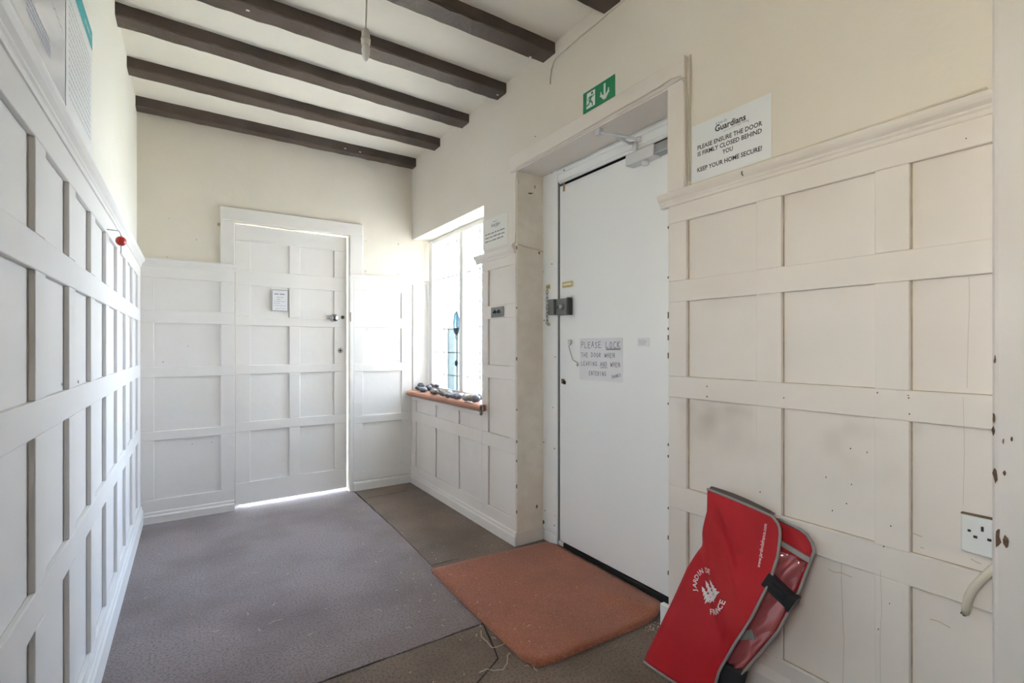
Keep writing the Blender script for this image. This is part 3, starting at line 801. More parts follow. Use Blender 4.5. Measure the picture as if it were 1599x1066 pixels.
# handwritten sign
GL = {'P': [[(0, 0), (0, 1), (.7, .95), (.75, .6), (0, .5)]], 'L': [[(0, 1), (0, 0), (.75, .03)]], 'E': [[(.75, 1), (0, .97), (0, 0), (.8, 0)], [(0, .5), (.6, .52)]],
      'A': [[(0, 0), (.4, 1), (.8, 0)], [(.15, .38), (.65, .4)]], 'S': [[(.75, .9), (.35, 1), (.05, .78), (.4, .52), (.75, .28), (.4, 0), (0, .08)]],
      'O': [[(.4, 1), (.05, .7), (.05, .25), (.4, 0), (.75, .25), (.75, .7), (.4, 1)]], 'C': [[(.75, .85), (.4, 1), (.05, .65), (.1, .2), (.45, 0), (.78, .12)]],
      'K': [[(0, 1), (0, 0)], [(.7, 1), (0, .45), (.75, 0)]], 'T': [[(0, 1), (.8, 1)], [(.4, 1), (.4, 0)]], 'H': [[(0, 1), (0, 0)], [(.7, 1), (.7, 0)], [(0, .5), (.7, .52)]],
      'D': [[(0, 0), (0, 1), (.5, .93), (.75, .5), (.5, .05), (0, 0)]], 'R': [[(0, 0), (0, 1), (.65, .93), (.65, .6), (0, .5), (.75, 0)]],
      'W': [[(0, 1), (.2, 0), (.45, .7), (.7, 0), (.95, 1)]], 'N': [[(0, 0), (0, 1), (.7, 0), (.7, 1)]], 'I': [[(.3, 1), (.3, 0)]],
      'V': [[(0, 1), (.35, 0), (.75, 1)]], 'G': [[(.75, .88), (.4, 1), (.05, .65), (.1, .2), (.45, 0), (.75, .12), (.75, .45), (.45, .45)]], ' ': []}
def strokes(polylines, fr, w, th):
    V, Fc = [], []
    for pl in polylines:
        for i in range(len(pl) - 1):
            a, b = Vector(pl[i]), Vector(pl[i + 1]); d = (b - a)
            if d.length < 1e-6: continue
            d.normalize(); nn = Vector((-d.y, d.x)) * th / 2; a = a - d * th * 0.3; b = b + d * th * 0.3
            k = len(V); V += [fr(*(a + nn), w), fr(*(a - nn), w), fr(*(b - nn), w), fr(*(b + nn), w)]; Fc.append([k, k + 1, k + 2, k + 3])
    return V, Fc
def handwrite(name, s, u0, v0, width, hgt, fr, parent, th=0.0026, slope=0.0, under=()):
    rnd = random.Random(len(s)); adv = width / max(1, len(s)); pls = []
    for i, ch_ in enumerate(s):
        if ch_ == ' ':
            V, Fc = strokes(pls, fr, 0.0022, th); mesh(name, V, Fc, 'pen', parent); pls = []
        dv = rnd.uniform(-.06, .06) * hgt
        for pl in GL[ch_]:
            pls.append([(u0 + (i + x * 0.78) * adv, v0 + dv + y * hgt * rnd.uniform(.93, 1.05) + slope * (i + x) * adv) for x, y in pl])
    for (i0, i1, dz_) in under:
        V, Fc = strokes([[(u0 + i0 * adv, v0 + dz_), (u0 + i1 * adv, v0 + dz_ + 0.002)]], fr, 0.0022, th); mesh('underline', V, Fc, 'pen', parent)
    V, Fc = strokes(pls, fr, 0.0022, th)
    return mesh(name, V, Fc, 'pen', parent)
a = onX(906, 526.5, XD)
fr = fR(XD - 0.0004, a.y, a.z - 0.218)
hs = slab('handwritten_sign', 0.300, 0.212, fr, 'plastic_sleeve')
tag(hs, 'white sheet with handwritten request to lock the door', 'sign')
handwrite('lettering', 'PLEASE LOCK', 0.012, 0.164, 0.282, 0.030, fr, hs, 0.0030, under=((7.0, 10.8, -0.006), (7.1, 10.7, -0.010)))
handwrite('lettering', 'THE DOOR WHEN', 0.012, 0.117, 0.245, 0.021, fr, hs, 0.0025)
handwrite('lettering', 'LEAVING AND WHEN', 0.012, 0.073, 0.280, 0.021, fr, hs, 0.0025, under=((8, 10.8, -0.008),))
handwrite('lettering', 'ENTERING', 0.072, 0.026, 0.125, 0.020, fr, hs, 0.0025)
handwrite('lettering', 'THANKS', 0.230, 0.014, 0.062, 0.014, fr, hs, 0.0022, slope=0.25)

# chips and marks round the entrance
def chip(name, pts, m, parent, t=0.0012):
    """thin irregular flake from world points lying in one plane"""
    pts = [Vector(p) for p in pts]
    nrm = (pts[1] - pts[0]).cross(pts[2] - pts[0]).normalized()
    c = sum(pts, Vector()) / len(pts)
    if nrm.dot(Vector((0, 0, H)) - c) < 0: nrm = -nrm
    n = len(pts); V = [p + nrm * 0.0002 for p in pts] + [p + nrm * (0.0002 + t) for p in pts]
    o = mesh(name, V, [list(range(n))[::-1], list(range(n, 2 * n))] + [[i, (i + 1) % n, n + (i + 1) % n, n + i] for i in range(n)], m, parent)
    bm = bmesh.new(); bm.from_mesh(o.data); bmesh.ops.recalc_face_normals(bm, faces=bm.faces); bm.to_mesh(o.data); bm.free()
    return o
def blob(px, py, w, h, fn, val, seed, n=9):
    rnd = random.Random(seed)
    return [fn(px + w / 2 * math.cos(2 * math.pi * k / n) * rnd.uniform(.35, 1.2), py + h / 2 * math.sin(2 * math.pi * k / n) * rnd.uniform(.55, 1.15), val) for k in range(n)]
for i, (px, py, w, h) in enumerate([(828, 302, 8, 3), (835, 292, 2, 6), (838, 791, 3, 7), (842, 395, 3, 6)]):
    chip('chip', blob(px, py, w, h, onY, EY1 - 0.008, i), 'grime', tr2)
for i, (px, py, w, h) in enumerate([(843.0, 303, 4, 7), (843, 391, 5, 9), (845, 567, 3, 12), (848, 815, 4, 9), (847, 822, 3, 6)]):
    chip('chip', blob(px, py, w, h, onX, 1.684, 20 + i), 'dark', d2)
for i, (px, py) in enumerate([(848, 424), (862, 412), (867, 557), (864, 636), (851, 797), (867, 805), (853, 839), (868, 841), (866, 820), (845, 287), (862, 270), (850, 500), (849, 690), (866, 700)]):
    chip('screw_head', blob(px, py, 2.0, 2.2, onX, 1.6835, 40 + i, 6), 'grime', d2, 0.0008)
for i, (py, h) in enumerate([(492, 10), (513, 4), (527, 8), (555, 9), (630, 3), (694, 4), (712, 4), (793, 3), (839, 6), (894, 6), (433, 3), (355, 4)]):
    p = onX(1043.2, py, PR)
    box('chip', PR - 0.0012, PR + 0.004, EY0 + 0.0045, EY0 + 0.0085, p.z - h * 0.0012, p.z + h * 0.0012, 'rust', tr2)
for i, (py, h) in enumerate([(560, 6), (640, 3), (690, 5), (720, 4), (760, 7), (800, 5), (480, 3), (386, 6)]):
    p = onX(808.3, py, PR)
    box('chip', PR - 0.001, PR + 0.004, EY1 - 0.0094, EY1 - 0.006, p.z - h * 0.0015, p.z + h * 0.0015, 'grime', tr2)

# ------------------------------------------------------------------ right wall fittings
# exit sign
fr = fR(XR - 0.0005, 1.701, 2.170)
W_, H_ = 0.200, 0.093
ex = slab('exit_sign', W_, H_, fr, 'green', t=0.0025)
tag(ex, 'green emergency exit sign with running figure and down arrow', 'sign')
w = 0.0034
flat('doorway_symbol', [[(0.022, 0.012), (0.080, 0.012), (0.080, 0.082), (0.026, 0.082)]], fr, w, 'sign_white', ex)
def limb(a, b, t):
    a, b = Vector(a), Vector(b); d = (b - a).normalized(); n_ = Vector((-d.y, d.x)) * t / 2
    return [tuple(a + n_), tuple(a - n_), tuple(b - n_), tuple(b + n_)]
figure = [limb((0.054, 0.060), (0.046, 0.040), 0.013), limb((0.047, 0.041), (0.060, 0.033), 0.008), limb((0.060, 0.034), (0.064, 0.016), 0.007),
          limb((0.046, 0.040), (0.038, 0.027), 0.008), limb((0.038, 0.028), (0.018, 0.026), 0.007), limb((0.054, 0.060), (0.066, 0.056), 0.006),
          limb((0.066, 0.057), (0.076, 0.062), 0.005), limb((0.054, 0.060), (0.038, 0.058), 0.006), limb((0.039, 0.058), (0.032, 0.046), 0.005),
          [(0.061 + 0.0068 * math.cos(2 * math.pi * k / 14), 0.072 + 0.0068 * math.sin(2 * math.pi * k / 14)) for k in range(14)]]
flat('running_figure', figure, fr, w + 0.0006, 'green', ex)
flat('arrow_symbol', [limb((0.140, 0.080), (0.140, 0.022), 0.012), limb((0.140, 0.014), (0.114, 0.040), 0.013), limb((0.140, 0.014), (0.166, 0.040), 0.013),
                      [(0.1135, 0.0345), (0.120, 0.028), (0.120, 0.052), (0.1135, 0.052)], [(0.160, 0.028), (0.1665, 0.0345), (0.1665, 0.052), (0.160, 0.052)]], fr, w, 'sign_white', ex)

# notice right of the entrance
fr = fR(XR - 0.0005, 1.128, 1.686)
nb = slab('notice_sheet', 0.300, 0.206, fr, 'paper')
tag(nb, 'large white notice asking to keep the door firmly closed', 'notice')
text('logo_line', 'Live-in', 0.016, fr, 0.128, 0.176, M['teal'], nb)
text('logo', 'Guardians', 0.030, fr, 0.160, 0.154, M['ink'], nb, bold=0.0007, width=0.112)
text('logo_line', 'security', 0.010, fr, 0.150, 0.143, M['ink_pale'], nb)
text('logo_line', 'through living', 0.011, fr, 0.196, 0.146, M['ink_grey'], nb)
for body, v, wd in (('PLEASE ENSURE THE DOOR', 0.115, 0.236), ('IS FIRMLY CLOSED BEHIND', 0.092, 0.234), ('YOU', 0.069, 0.038), ('KEEP YOUR HOME SECURE!', 0.036, 0.236)):
    text('lettering', body, 0.0215, fr, 0.152, v, M['ink'], nb, bold=0.0004, width=wd)
# notice on the pier
fr = fR(XR - 0.0005, 2.628, 1.690)
ns = slab('notice_sheet', 0.284, 0.182, fr, 'paper_warm')
tag(ns, 'smaller faded notice on the pier between window and front door', 'notice')
text('logo', 'Guardians', 0.026, fr, 0.150, 0.128, M['ink_grey'], ns, bold=0.0006, width=0.100)
scribble_lines('logo_line', [(0.12, 0.18, 0.152), (0.14, 0.19, 0.120)], fr, 'ink_pale', ns, th=0.006, seed=2)
scribble_lines('small_print', [(0.030, 0.262, 0.088), (0.030, 0.250, 0.066), (0.030, 0.236, 0.044)], fr, 'ink_grey', ns, th=0.0085, seed=3)

# light switch
sw = box('light_switch', PR - 0.006, PR - 0.0003, 2.362, 2.499, 1.272, 1.332, 'lockgrey', None, 0.002, 2)
tag(sw, 'grey metal double light switch on the panelled pier', 'light switch')
for yy in (2.452, 2.410):
    lathe('toggle', [(0.013, 0), (0.012, 0.003), (0.006, 0.005), (0.005, 0.014), (0.003, 0.016)], (PR - 0.006, yy, 1.304), (-1, 0, -0.35), 'black', sw, 14)

# post at the near end of the right wall
post = box('trim_3', 1.466, 1.60, 0.080, 0.318, 0.0, ZC - 0.001, 'post_paint', None, 0.012, 3)
tag(post, 'pale painted door post at the right edge with chipped paint', 'door post', kind='structure')
for i, (px, py, w, h) in enumerate([(1554, 561, 5, 14), (1552, 652, 6, 18), (1551, 672, 5, 16), (1554, 742, 9, 26), (1569, 738, 6, 8), (1580, 685, 4, 9), (1567, 688, 3, 10), (1558, 838, 13, 34), (1571, 845, 9, 24)]):
    chip('paint_chip', blob(px, py, w, h, onX, 1.4655, 60 + i), 'rust', post)

# power socket
so = box('power_socket', 1.489, PR - 0.0003, 0.3195, 0.374, 0.628, 0.714, 'socket', None, 0.003, 2)
tag(so, 'white three-pin power socket partly behind the door post', 'socket')
for (px, py, w, h) in ((1513.5, 828, 4.5, 3.0), (1534, 826, 3.6, 6.0), (1523, 838, 5.5, 3.2), (1545, 843, 5.5, 3.2)):
    p = onX(px, py, 1.489); s_ = 0.00062
    box('pin_hole', 1.4884, 1.4895, p.y - w * s_, p.y + w * s_, p.z - h * 0.0009, p.z + h * 0.0009, 'black', so)
box('socket_gap', 1.4885, 1.4998, 0.3195, 0.374, 0.7145, 0.7175, 'grime', so)
# conduit
cb = tube('wall_conduit', [onX(1508, 956, 1.520), onX(1509, 948, 1.492), onX(1512, 934, 1.486), onX(1520, 918, 1.484), onX(1534, 903, 1.484), onX(1549, 889, 1.486), (1.488, 0.300, 0.63)], 0.0085, 'cable', None, 10)
tag(cb, 'thick painted cable bending out of the panelling below the socket', 'cable')
chip('hole_stain', blob(1507, 957, 16, 10, onX, PR + 0.0136, 90, 12), 'grime', wall_right)

# thin surface cables
def cable(pts, r, label, m='cable'):
    o = tube('surface_cable', pts, r, m, None, 6); return tag(o, label, 'cable')
xs = XR - 0.004
cable([(1.512, 2.232, 2.0), (1.494, 2.236, 2.069), (1.491, 2.21, 2.081), (1.4915, 1.90, 2.080), (1.491, 1.50, 2.086), (1.489, 1.24, 2.088), (1.488, 1.190, 2.094), (1.488, 1.150, 2.085), (1.490, 1.131, 2.05), (1.508, 1.130, 2.00), (1.509, 1.130, 1.75), (1.506, 1.127, 1.700), (1.498, 1.105, 1.680), (1.495, 0.90, 1.679), (1.494, 0.55, 1.680), (1.494, 0.33, 1.681)], 0.0028,
      'thin painted cable running over the entrance casing and along the right rail')
cable([(xs, 1.122, 2.155), (xs, 1.124, 1.95), (xs, 1.122, 1.80), (xs, 1.1225, 1.682)], 0.0035, 'thin cable running down the wall beside the large notice', 'cable_grey')
cable([(xs, 2.252, 2.060), (xs, 2.258, 2.03), (xs, 2.256, 1.90), (xs, 2.258, 1.74), (xs, 2.262, 1.68), (1.490, 2.262, 1.668)], 0.0028, 'thin cable dropping down the pier corner to the rail', 'cable_grey')
cable([(1.504, EY1 - 0.011, 1.664), (1.57, EY1 - 0.011, 1.655), (1.66, EY1 - 0.011, 1.648), (1.680, EY1 - 0.012, 1.640)], 0.0025, 'short cable crossing the stained door jamb', 'cable_grey')
cable([onX(859, 131, xs), onX(859.5, 120, xs), onX(861, 108, xs), onX(865, 95, xs), onX(873, 85, xs), onX(885, 76, xs), onX(905, 58, xs), onX(930, 38, xs), onX(958, 14, xs), onX(985, -8, xs), onX(1040, -52, xs)], 0.0032, 'loose cable end hanging from the top of the right wall', 'cable_grey')

# cracks, nail holes and scuffs on the right panelling
for i, (px, py) in enumerate([(1104, 603), (1104, 619), (1224, 621), (1418, 617), (1419, 621), (1420, 646), (1187, 768), (1391, 821), (1389, 942), (1372, 982), (1380, 853), (1328, 700), (1354, 706), (1330, 756), (1300, 797), (1509, 216), (1370, 613), (1290, 745), (1322, 786)]):
    chip('nail_hole', blob(px, py, 2.6, 2.8, onX, PR, 100 + i, 7), 'dark' if i % 3 else 'grime', wall_right, 0.0006)
def crack(pix, X, w, m='grime'):
    P_ = [onX(px, py, X) for px, py in pix]
    V, Fc = [], []
    for p in P_: V += [p + Vector((0, w, 0)), p + Vector((0, -w, 0))]
    for i in range(len(P_) - 1): Fc.append([2 * i, 2 * i + 1, 2 * i + 3, 2 * i + 2])
    mesh('crack', V, Fc, m, wall_right)
M['hairline'] = mat('hairline_crack', (0.58, 0.51, 0.41), 0.9)
crack([(1513, 432), (1514, 470), (1512, 520), (1511, 560), (1510, 606)], PR + 0.0137, 0.0005, 'hairline')
crack([(1314, 876), (1314, 910), (1316, 960), (1318, 1000), (1316, 1066)], PR + 0.0137, 0.0007, 'hairline')
crack([(1375, 890), (1377, 950), (1374, 1000), (1375, 1066)], PR - 0.0003, 0.0005, 'hairline')
crack([(1504, 620), (1506, 700), (1504, 790)], PR - 0.0003, 0.0004, 'hairline')
for i, pts in enumerate([[(1293, 888), (1302, 893), (1314, 894), (1330, 901)], [(1417, 826), (1423, 832), (1430, 834), (1440, 838)], [(1437, 854), (1443, 856)], [(1516, 872), (1526, 878), (1532, 880)], [(1452, 966), (1466, 970), (1484, 980)]]):
    P_ = [onX(px, py, PR + 0.0137) for px, py in pts]
    V, Fc = [], []
    for p in P_: V += [p + Vector((0, 0, 0.0012)), p + Vector((0, 0, -0.0012))]
    for j in range(len(P_) - 1): Fc.append([2 * j, 2 * j + 1, 2 * j + 3, 2 * j + 2])
    mesh('scuff', V, Fc, 'hairline', wall_right)
hk = tube('cup_hook', [onX(1161, 268, 1.49), onX(1159, 266, 1.478), onX(1158, 271, 1.474), onX(1160, 274, 1.474)], 0.0022, 'lockgrey', None, 6)
tag(hk, 'tiny dark hook on the rail under the large notice', 'hook')
for i, (px, py) in enumerate([(881, 266), (836, 213), (1026, 190)]):
    if i < 2: chip('nail_hole', blob(px, py - 0, 2.4, 2.4, onX, XR, 140 + i, 7), 'grime', wall_right, 0.0006)
for i, (px, py) in enumerate([(571, 376), (622, 381), (571, 423), (621, 428), (264, 341), (307, 374), (261, 401)]):
    chip('nail_hole', blob(px, py, 2.6, 2.8, onY, YB, 150 + i, 7), 'ink_pale', wall_back, 0.0006)
for i, (px, py) in enumerate([(294, 540), (255, 565), (331, 690), (300, 693), (573, 514), (622, 563)]):
    chip('mark', blob(px, py, 3.5, 2.4, onY, PB + 0.0098, 160 + i, 7), 'ink_pale', wall_back, 0.0006)
for i, (px, py) in enumerate([(96, 600), (44, 78), (122, 596)]):
    chip('mark', blob(px, py, 2.4, 6, onX, PL - 0.0115, 170 + i, 7), 'ink_grey', wall_left, 0.0006)

# ------------------------------------------------------------------ left wall: posters and key
fr = fL(XL + 0.0006, 1.150, 1.655)
p1 = slab('poster', 0.565, 0.44, fr, 'plastic_sleeve')
tag(p1, 'white printed poster with a signature, nearest on the left wall', 'poster')
rows = [(0.25, 0.53, 0.40 - 0.018 * i) for i in range(6)] + [(0.18, 0.34, 0.30 - 0.018 * i) for i in range(2)]
scribble_lines('small_print', rows, fr, 'ink_pale', p1, th=0.0055, seed=11)
scribble_lines('address_lines', [(0.20, 0.40, 0.155 - 0.012 * i) for i in range(4)], fr, 'ink_blue', p1, th=0.0045, seed=12)
V, Fc = strokes([[(0.34 + 0.0115 * i, 0.27 + 0.008 * math.sin(i * 2.1) * (1 if i < 10 else 0.5) - 0.001 * i) for i in range(18)]], fr, 0.0022, 0.004)
mesh('signature', V, Fc, 'ink_grey', p1)
fr = fL(XL + 0.0006, 1.727, 1.672)
p2 = slab('poster', 0.408, 0.478, fr, 'paper')
tag(p2, 'poster with a teal heading band beside the signed one', 'poster')
rects('heading_band', [(0.002, 0.414, 0.406, 0.476)], fr, 0.0022, 'teal', p2)
text('lettering', 'NOTICE', 0.040, fr, 0.205, 0.430, M['sign_white'], p2, w=0.0026, width=0.24) if False else None
scribble_lines('heading_print', [(0.27, 0.375, 0.440)], fr, 'ink_pale', p2, w=0.0026, th=0.010, seed=13)
scribble_lines('small_print', [(0.03, 0.375, 0.365 - 0.020 * i) for i in range(14)], fr, 'ink_pale', p2, th=0.0055, seed=14)

kp = onX(188.5, 366, -0.222)
ky = empty('key_fob', (-0.225, kp.y, kp.z), 'red round fob with a key hanging from the left rail', 'key')
xk = -0.222
tube('hook', [(PL + 0.002, kp.y - 0.06, kp.z + 0.003), (xk, kp.y - 0.055, kp.z + 0.003), (xk, kp.y, kp.z + 0.002), (xk, kp.y + 0.008, kp.z - 0.008)], 0.0016, 'steel', ky, 6)
c = onX(188.7, 376, xk)
lathe('fob', [(0.004, -0.011), (0.013, -0.009), (0.0175, -0.004), (0.0185, 0.0), (0.0175, 0.004), (0.013, 0.009), (0.004, 0.011)], (xk, kp.y + 0.01, c.z), (0.55, -0.85, 0), 'fob', ky, 20)
mesh('key_blade', [(xk + dx, kp.y + 0.01 + dyy, c.z + dzz) for dx in (-0.0012, 0.0012) for dyy, dzz in ((-0.004, -0.016), (0.004, -0.016), (0.004, -0.040), (0.002, -0.044), (-0.003, -0.044), (-0.001, -0.034), (-0.004, -0.028))],
     [list(range(7))[::-1], list(range(7, 14))] + [[i, (i + 1) % 7, 7 + (i + 1) % 7, 7 + i] for i in range(7)], 'lockgrey', ky)

# ------------------------------------------------------------------ pendant bulb
lx, ly = 0.620, 2.070
pend = empty('pendant_light', (lx, ly, ZC), 'bare unlit bulb in a white holder hanging on a cord', 'lamp')
tube('cord', [(lx + 0.004, ly, ZC - 0.02), (lx + 0.003, ly, 2.54), (lx + 0.001, ly, 2.48), (lx, ly, 2.44)], 0.0035, 'cable_grey', pend, 8)
lathe('ceiling_rose', [(0.045, 0), (0.044, 0.012), (0.030, 0.022), (0.012, 0.028)], (lx + 0.004, ly, ZC), (0, 0, -1), 'holder', pend, 24)
hd = lathe('lamp_holder', [(0.007, 0.0), (0.012, 0.004), (0.016, 0.014), (0.0175, 0.018), (0.0175, 0.040), (0.0190, 0.042), (0.0190, 0.062), (0.0178, 0.064), (0.0178, 0.070)], (lx, ly, 2.447), (0, 0, -1), 'holder', pend, 24)
lathe('holder_ring', [(0.0194, 0), (0.0204, 0.002), (0.0204, 0.006), (0.0194, 0.008)], (lx, ly, 2.404), (0, 0, -1), 'cable_grey', hd, 24)
lathe('bulb', [(0.0135, 0.0), (0.0160, 0.010), (0.0175, 0.022), (0.0170, 0.036), (0.0140, 0.050), (0.0095, 0.062), (0.0045, 0.070), (0.001, 0.073)], (lx, ly, 2.379), (0, 0, -1), 'bulb', pend, 24)

# ------------------------------------------------------------------ door mat
mo = [(0.984, 2.215), (1.30, 2.200), (1.655, 2.170), (1.684, 2.10), (1.682, 1.75), (1.672, 1.40), (1.655, 1.355), (1.57, 1.322), (1.30, 1.330), (1.06, 1.336), (0.995, 1.352), (0.970, 1.405), (0.972, 1.80)]
def smooth_outline(pts, n):
    out = []
    P_ = [Vector(p) for p in pts]
    per = sum((P_[(i + 1) % len(P_)] - P_[i]).length for i in range(len(P_)))
    for i in range(len(P_)):
        a, b = P_[i], P_[(i + 1) % len(P_)]
        k = max(1, int(n * (b - a).length / per))
        out += [a.lerp(b, j / k) for j in range(k)]
    return out
mp = smooth_outline(mo, 150)
def mat_h(x, y):
    e = math.exp(-((x - 1.575 + 0.25 * (y - 1.40)) ** 2) / 0.0022) * math.exp(-max(0, y - 1.33) ** 2 / 0.07)
    return 0.026 * e + 0.0025 * noise.noise(Vector((x * 4, y * 4, 3)))
cx_, cy_ = 1.32, 1.76
rings = 14; n = len(mp); rnd = random.Random(5)
V, Fc = [], []
for r in range(rings + 1):
    f = 1 - r / rings
    for p in mp:
        q = Vector((cx_ + (p.x - cx_) * f, cy_ + (p.y - cy_) * f))
        if r == 0: q += Vector((rnd.uniform(-.002, .002), rnd.uniform(-.002, .002)))
        V.append((q.x, q.y, 0.014 + mat_h(q.x, q.y)))
for r in range(rings):
    for i in range(n):
        Fc.append([r * n + i, r * n + (i + 1) % n, (r + 1) * n + (i + 1) % n, (r + 1) * n + i])
b0 = len(V)
for i, p in enumerate(mp): V.append((p.x, p.y, max(0.0006, mat_h(p.x, p.y) * 0.9)))
for i in range(n): Fc.append([b0 + i, b0 + (i + 1) % n, (i + 1) % n, i])
dm = mesh('pile', V, Fc, 'coir', None, smooth=True)
bm = bmesh.new(); bm.from_mesh(dm.data); bmesh.ops.remove_doubles(bm, verts=bm.verts, dist=1e-5); bmesh.ops.recalc_face_normals(bm, faces=bm.faces); bm.to_mesh(dm.data); bm.free()
dm.name = 'door_mat'
tag(dm, 'terracotta coir door mat lying before the front door', 'mat')
V, Fc = [], []
rnd = random.Random(9)
for i in range(n):
    a, b = mp[i], mp[(i + 1) % n]
    d = (b - a); out = Vector((d.y, -d.x)).normalized()
    if (a - Vector((cx_, cy_))).dot(out) < 0: out = -out
    for k in range(9):
        q = a.lerp(b, rnd.random()); l = rnd.uniform(0.003, 0.009); z = rnd.uniform(0.003, 0.013) + mat_h(q.x, q.y)
        t = d.normalized() * 0.0007; e = q + out * l + d.normalized() * rnd.uniform(-.004, .004); m0 = len(V)
        q = q - out * 0.002
        V += [(q.x - t.x, q.y - t.y, z), (q.x + t.x, q.y + t.y, z), (e.x, e.y, max(0.001, z + rnd.uniform(-.006, .003)))]; Fc.append([m0, m0 + 1, m0 + 2])
ed = mesh('edge_fibres', V, Fc, 'coir_fibre', dm); ed['kind'] = 'stuff'

# ------------------------------------------------------------------ bits on the carpet
V, Fc = [], []
rnd = random.Random(21)
def fibre(x, y, l, a, z=0.0015, w=0.0012):
    k = len(V); dx, dy_ = math.cos(a) * l / 2, math.sin(a) * l / 2; nx, ny = -math.sin(a) * w, math.cos(a) * w; b = rnd.uniform(-.35, .35) * l
    V.extend([(x - dx - nx, y - dy_ - ny, z), (x - dx + nx, y - dy_ + ny, z), (x + ny * 0 - math.sin(a) * b + nx, y + math.cos(a) * b + ny, z + 0.002), (x - math.sin(a) * b - nx, y + math.cos(a) * b - ny, z + 0.002), (x + dx + nx, y + dy_ + ny, z), (x + dx - nx, y + dy_ - ny, z)])
    Fc.extend([[k, k + 3, k + 2, k + 1], [k + 3, k + 5, k + 4, k + 2]])
for i in range(115):
    x, y = rnd.uniform(-0.2, 1.45), rnd.uniform(1.3, 3.6)
    if rnd.random() < 0.45: x, y = rnd.gauss(0.95, 0.09), rnd.uniform(1.3, 2.6)
    inmat = 0.97 < x < 1.68 and 1.33 < y < 2.2
    fibre(x, y, rnd.uniform(0.003, 0.020), rnd.uniform(0, 6.28), 0.0185 if inmat else 0.0012)
for (px, py, l, a) in ((430, 970, 0.05, 0.2), (405, 983, 0.02, 1.9), (590, 953, 0.03, 2.4), (633, 945, 0.012, .5), (838, 935, 0.014, 0.1), (900, 922, 0.014, .8), (450, 895, 0.02, 1.0), (340, 985, .02, .4)):
    p = onZ(px, py, 0.002); fibre(p.x, p.y, l, a, 0.018 if px > 800 else 0.0015, 0.0010)
for i in range(40): fibre(rnd.gauss(1.53, 0.03), rnd.gauss(1.295, 0.012), rnd.uniform(0.003, 0.010), rnd.uniform(0, 6.28), 0.0015)  # tight cluster of pale bits stands in for a sunlit smear by the mat
lt = mesh('floor_litter', V, Fc, 'fibre')
tag(lt, 'pale straw bits and fluff scattered over the carpet, one cluster standing in for sunlight', 'litter', kind='stuff')
def thread(pix, label):
    pts = [onZ(px, py, 0.003) for px, py in pix]
    fine = []
    for i in range(len(pts) - 1):
        for k in range(5): fine.append(pts[i].lerp(pts[i + 1], k / 5) + Vector((rnd.uniform(-.0015, .0015), rnd.uniform(-.0015, .0015), 0.001 * (k % 2))))
    fine.append(pts[-1])
    o = tube('loose_thread', fine, 0.0011, 'fibre', None, 5)
    return tag(o, label, 'thread', 'loose threads by the door mat')
thread([(751, 984), (752, 994), (760, 1001), (768, 1011), (777, 1010), (787, 1005), (793, 999), (800, 991)], 'loose pale thread curling toward the left edge of the door mat')
thread([(749, 1050), (760, 1044), (772, 1047), (786, 1045), (792, 1036), (793, 1022), (797, 1019)], 'loose pale thread lying below the rounded corner of the door mat')
thread([(832, 1037), (835, 1044), (838, 1047)], 'very short thread end poking out under the front of the door mat')

# ------------------------------------------------------------------ red bag leaning on the right panelling
bag = empty('garden_bag', (1.33, 1.02, 0), 'red nylon garden bag with grey piping leaning on the cream panelling', 'bag')
def resample(pts, n):
    P_ = [Vector(p) for p in pts]; L_ = [0]
    for i in range(1, len(P_)): L_.append(L_[-1] + (P_[i] - P_[i - 1]).length)
    out = []
    for k in range(n + 1):
        s = L_[-1] * k / n
        for i in range(1, len(P_)):
            if s <= L_[i] + 1e-9:
                out.append(P_[i - 1].lerp(P_[i], (s - L_[i - 1]) / max(1e-9, L_[i] - L_[i - 1]))); break
    return out
Rt = [(1.462, 0.800, 0.590), (1.456, 0.779, 0.578), (1.450, 0.768, 0.560), (1.444, 0.766, 0.536), (1.432, 0.765, 0.489), (1.412, 0.780, 0.408), (1.385, 0.817, 0.298), (1.357, 0.862, 0.189), (1.340, 0.890, 0.121), (1.330, 0.897, 0.082), (1.310, 0.898, 0.012)]
Lt = [(1.464, 1.020, 0.618), (1.447, 1.008, 0.548), (1.431, 1.010, 0.485), (1.421, 1.004, 0.444), (1.413, 1.025, 0.412), (1.398, 1.053, 0.353), (1.370, 1.087, 0.241), (1.343, 1.122, 0.133), (1.321, 1.158, 0.036), (1.311, 1.160, 0.012)]
def bag_disp(Y, Z):
    """folds of the cloth, metres toward the room"""
    f = 0.024 * math.exp(-((Y - 1.00 + 0.55 * (0.48 - Z)) ** 2) / 0.0012) * (1 if Z > 0.3 else math.exp(-((Z - 0.3) / 0.1) ** 2))
    f -= 0.026 * math.exp(-(((Y - 0.965 + 0.45 * (0.50 - Z)) ** 2) / 0.0010)) * math.exp(-((Z - 0.46) / 0.10) ** 2)
    f += 0.010 * math.sin((Y * 0.8 + Z) * 15.0) * 0.35
    f += 0.010 * math.exp(-((Z - 0.16) / 0.09) ** 2)
    return f
NR, NC = 46, 22
Ls, Rs = resample(Lt, NR), resample(Rt, NR)
V, Fc = [], []
grid = []
for i in range(NR + 1):
    row = []
    for j in range(NC + 1):
        p = Ls[i].lerp(Rs[i], j / NC)
        if i < 2: p.z += 0.004 * math.sin(math.pi * j / NC)
        e = min(1.0, min(j, NC - j) / 3.0)
        p = p - Vector((bag_disp(p.y, p.z) * (0.4 + 0.6 * e), 0, 0))
        p.z = max(p.z, 0.006)
        row.append(p)
    grid.append(row)
V = [p for r in grid for p in r]; base = len(V)
V += [p + Vector((0.004, 0, 0)) for p in V]
k = NC + 1
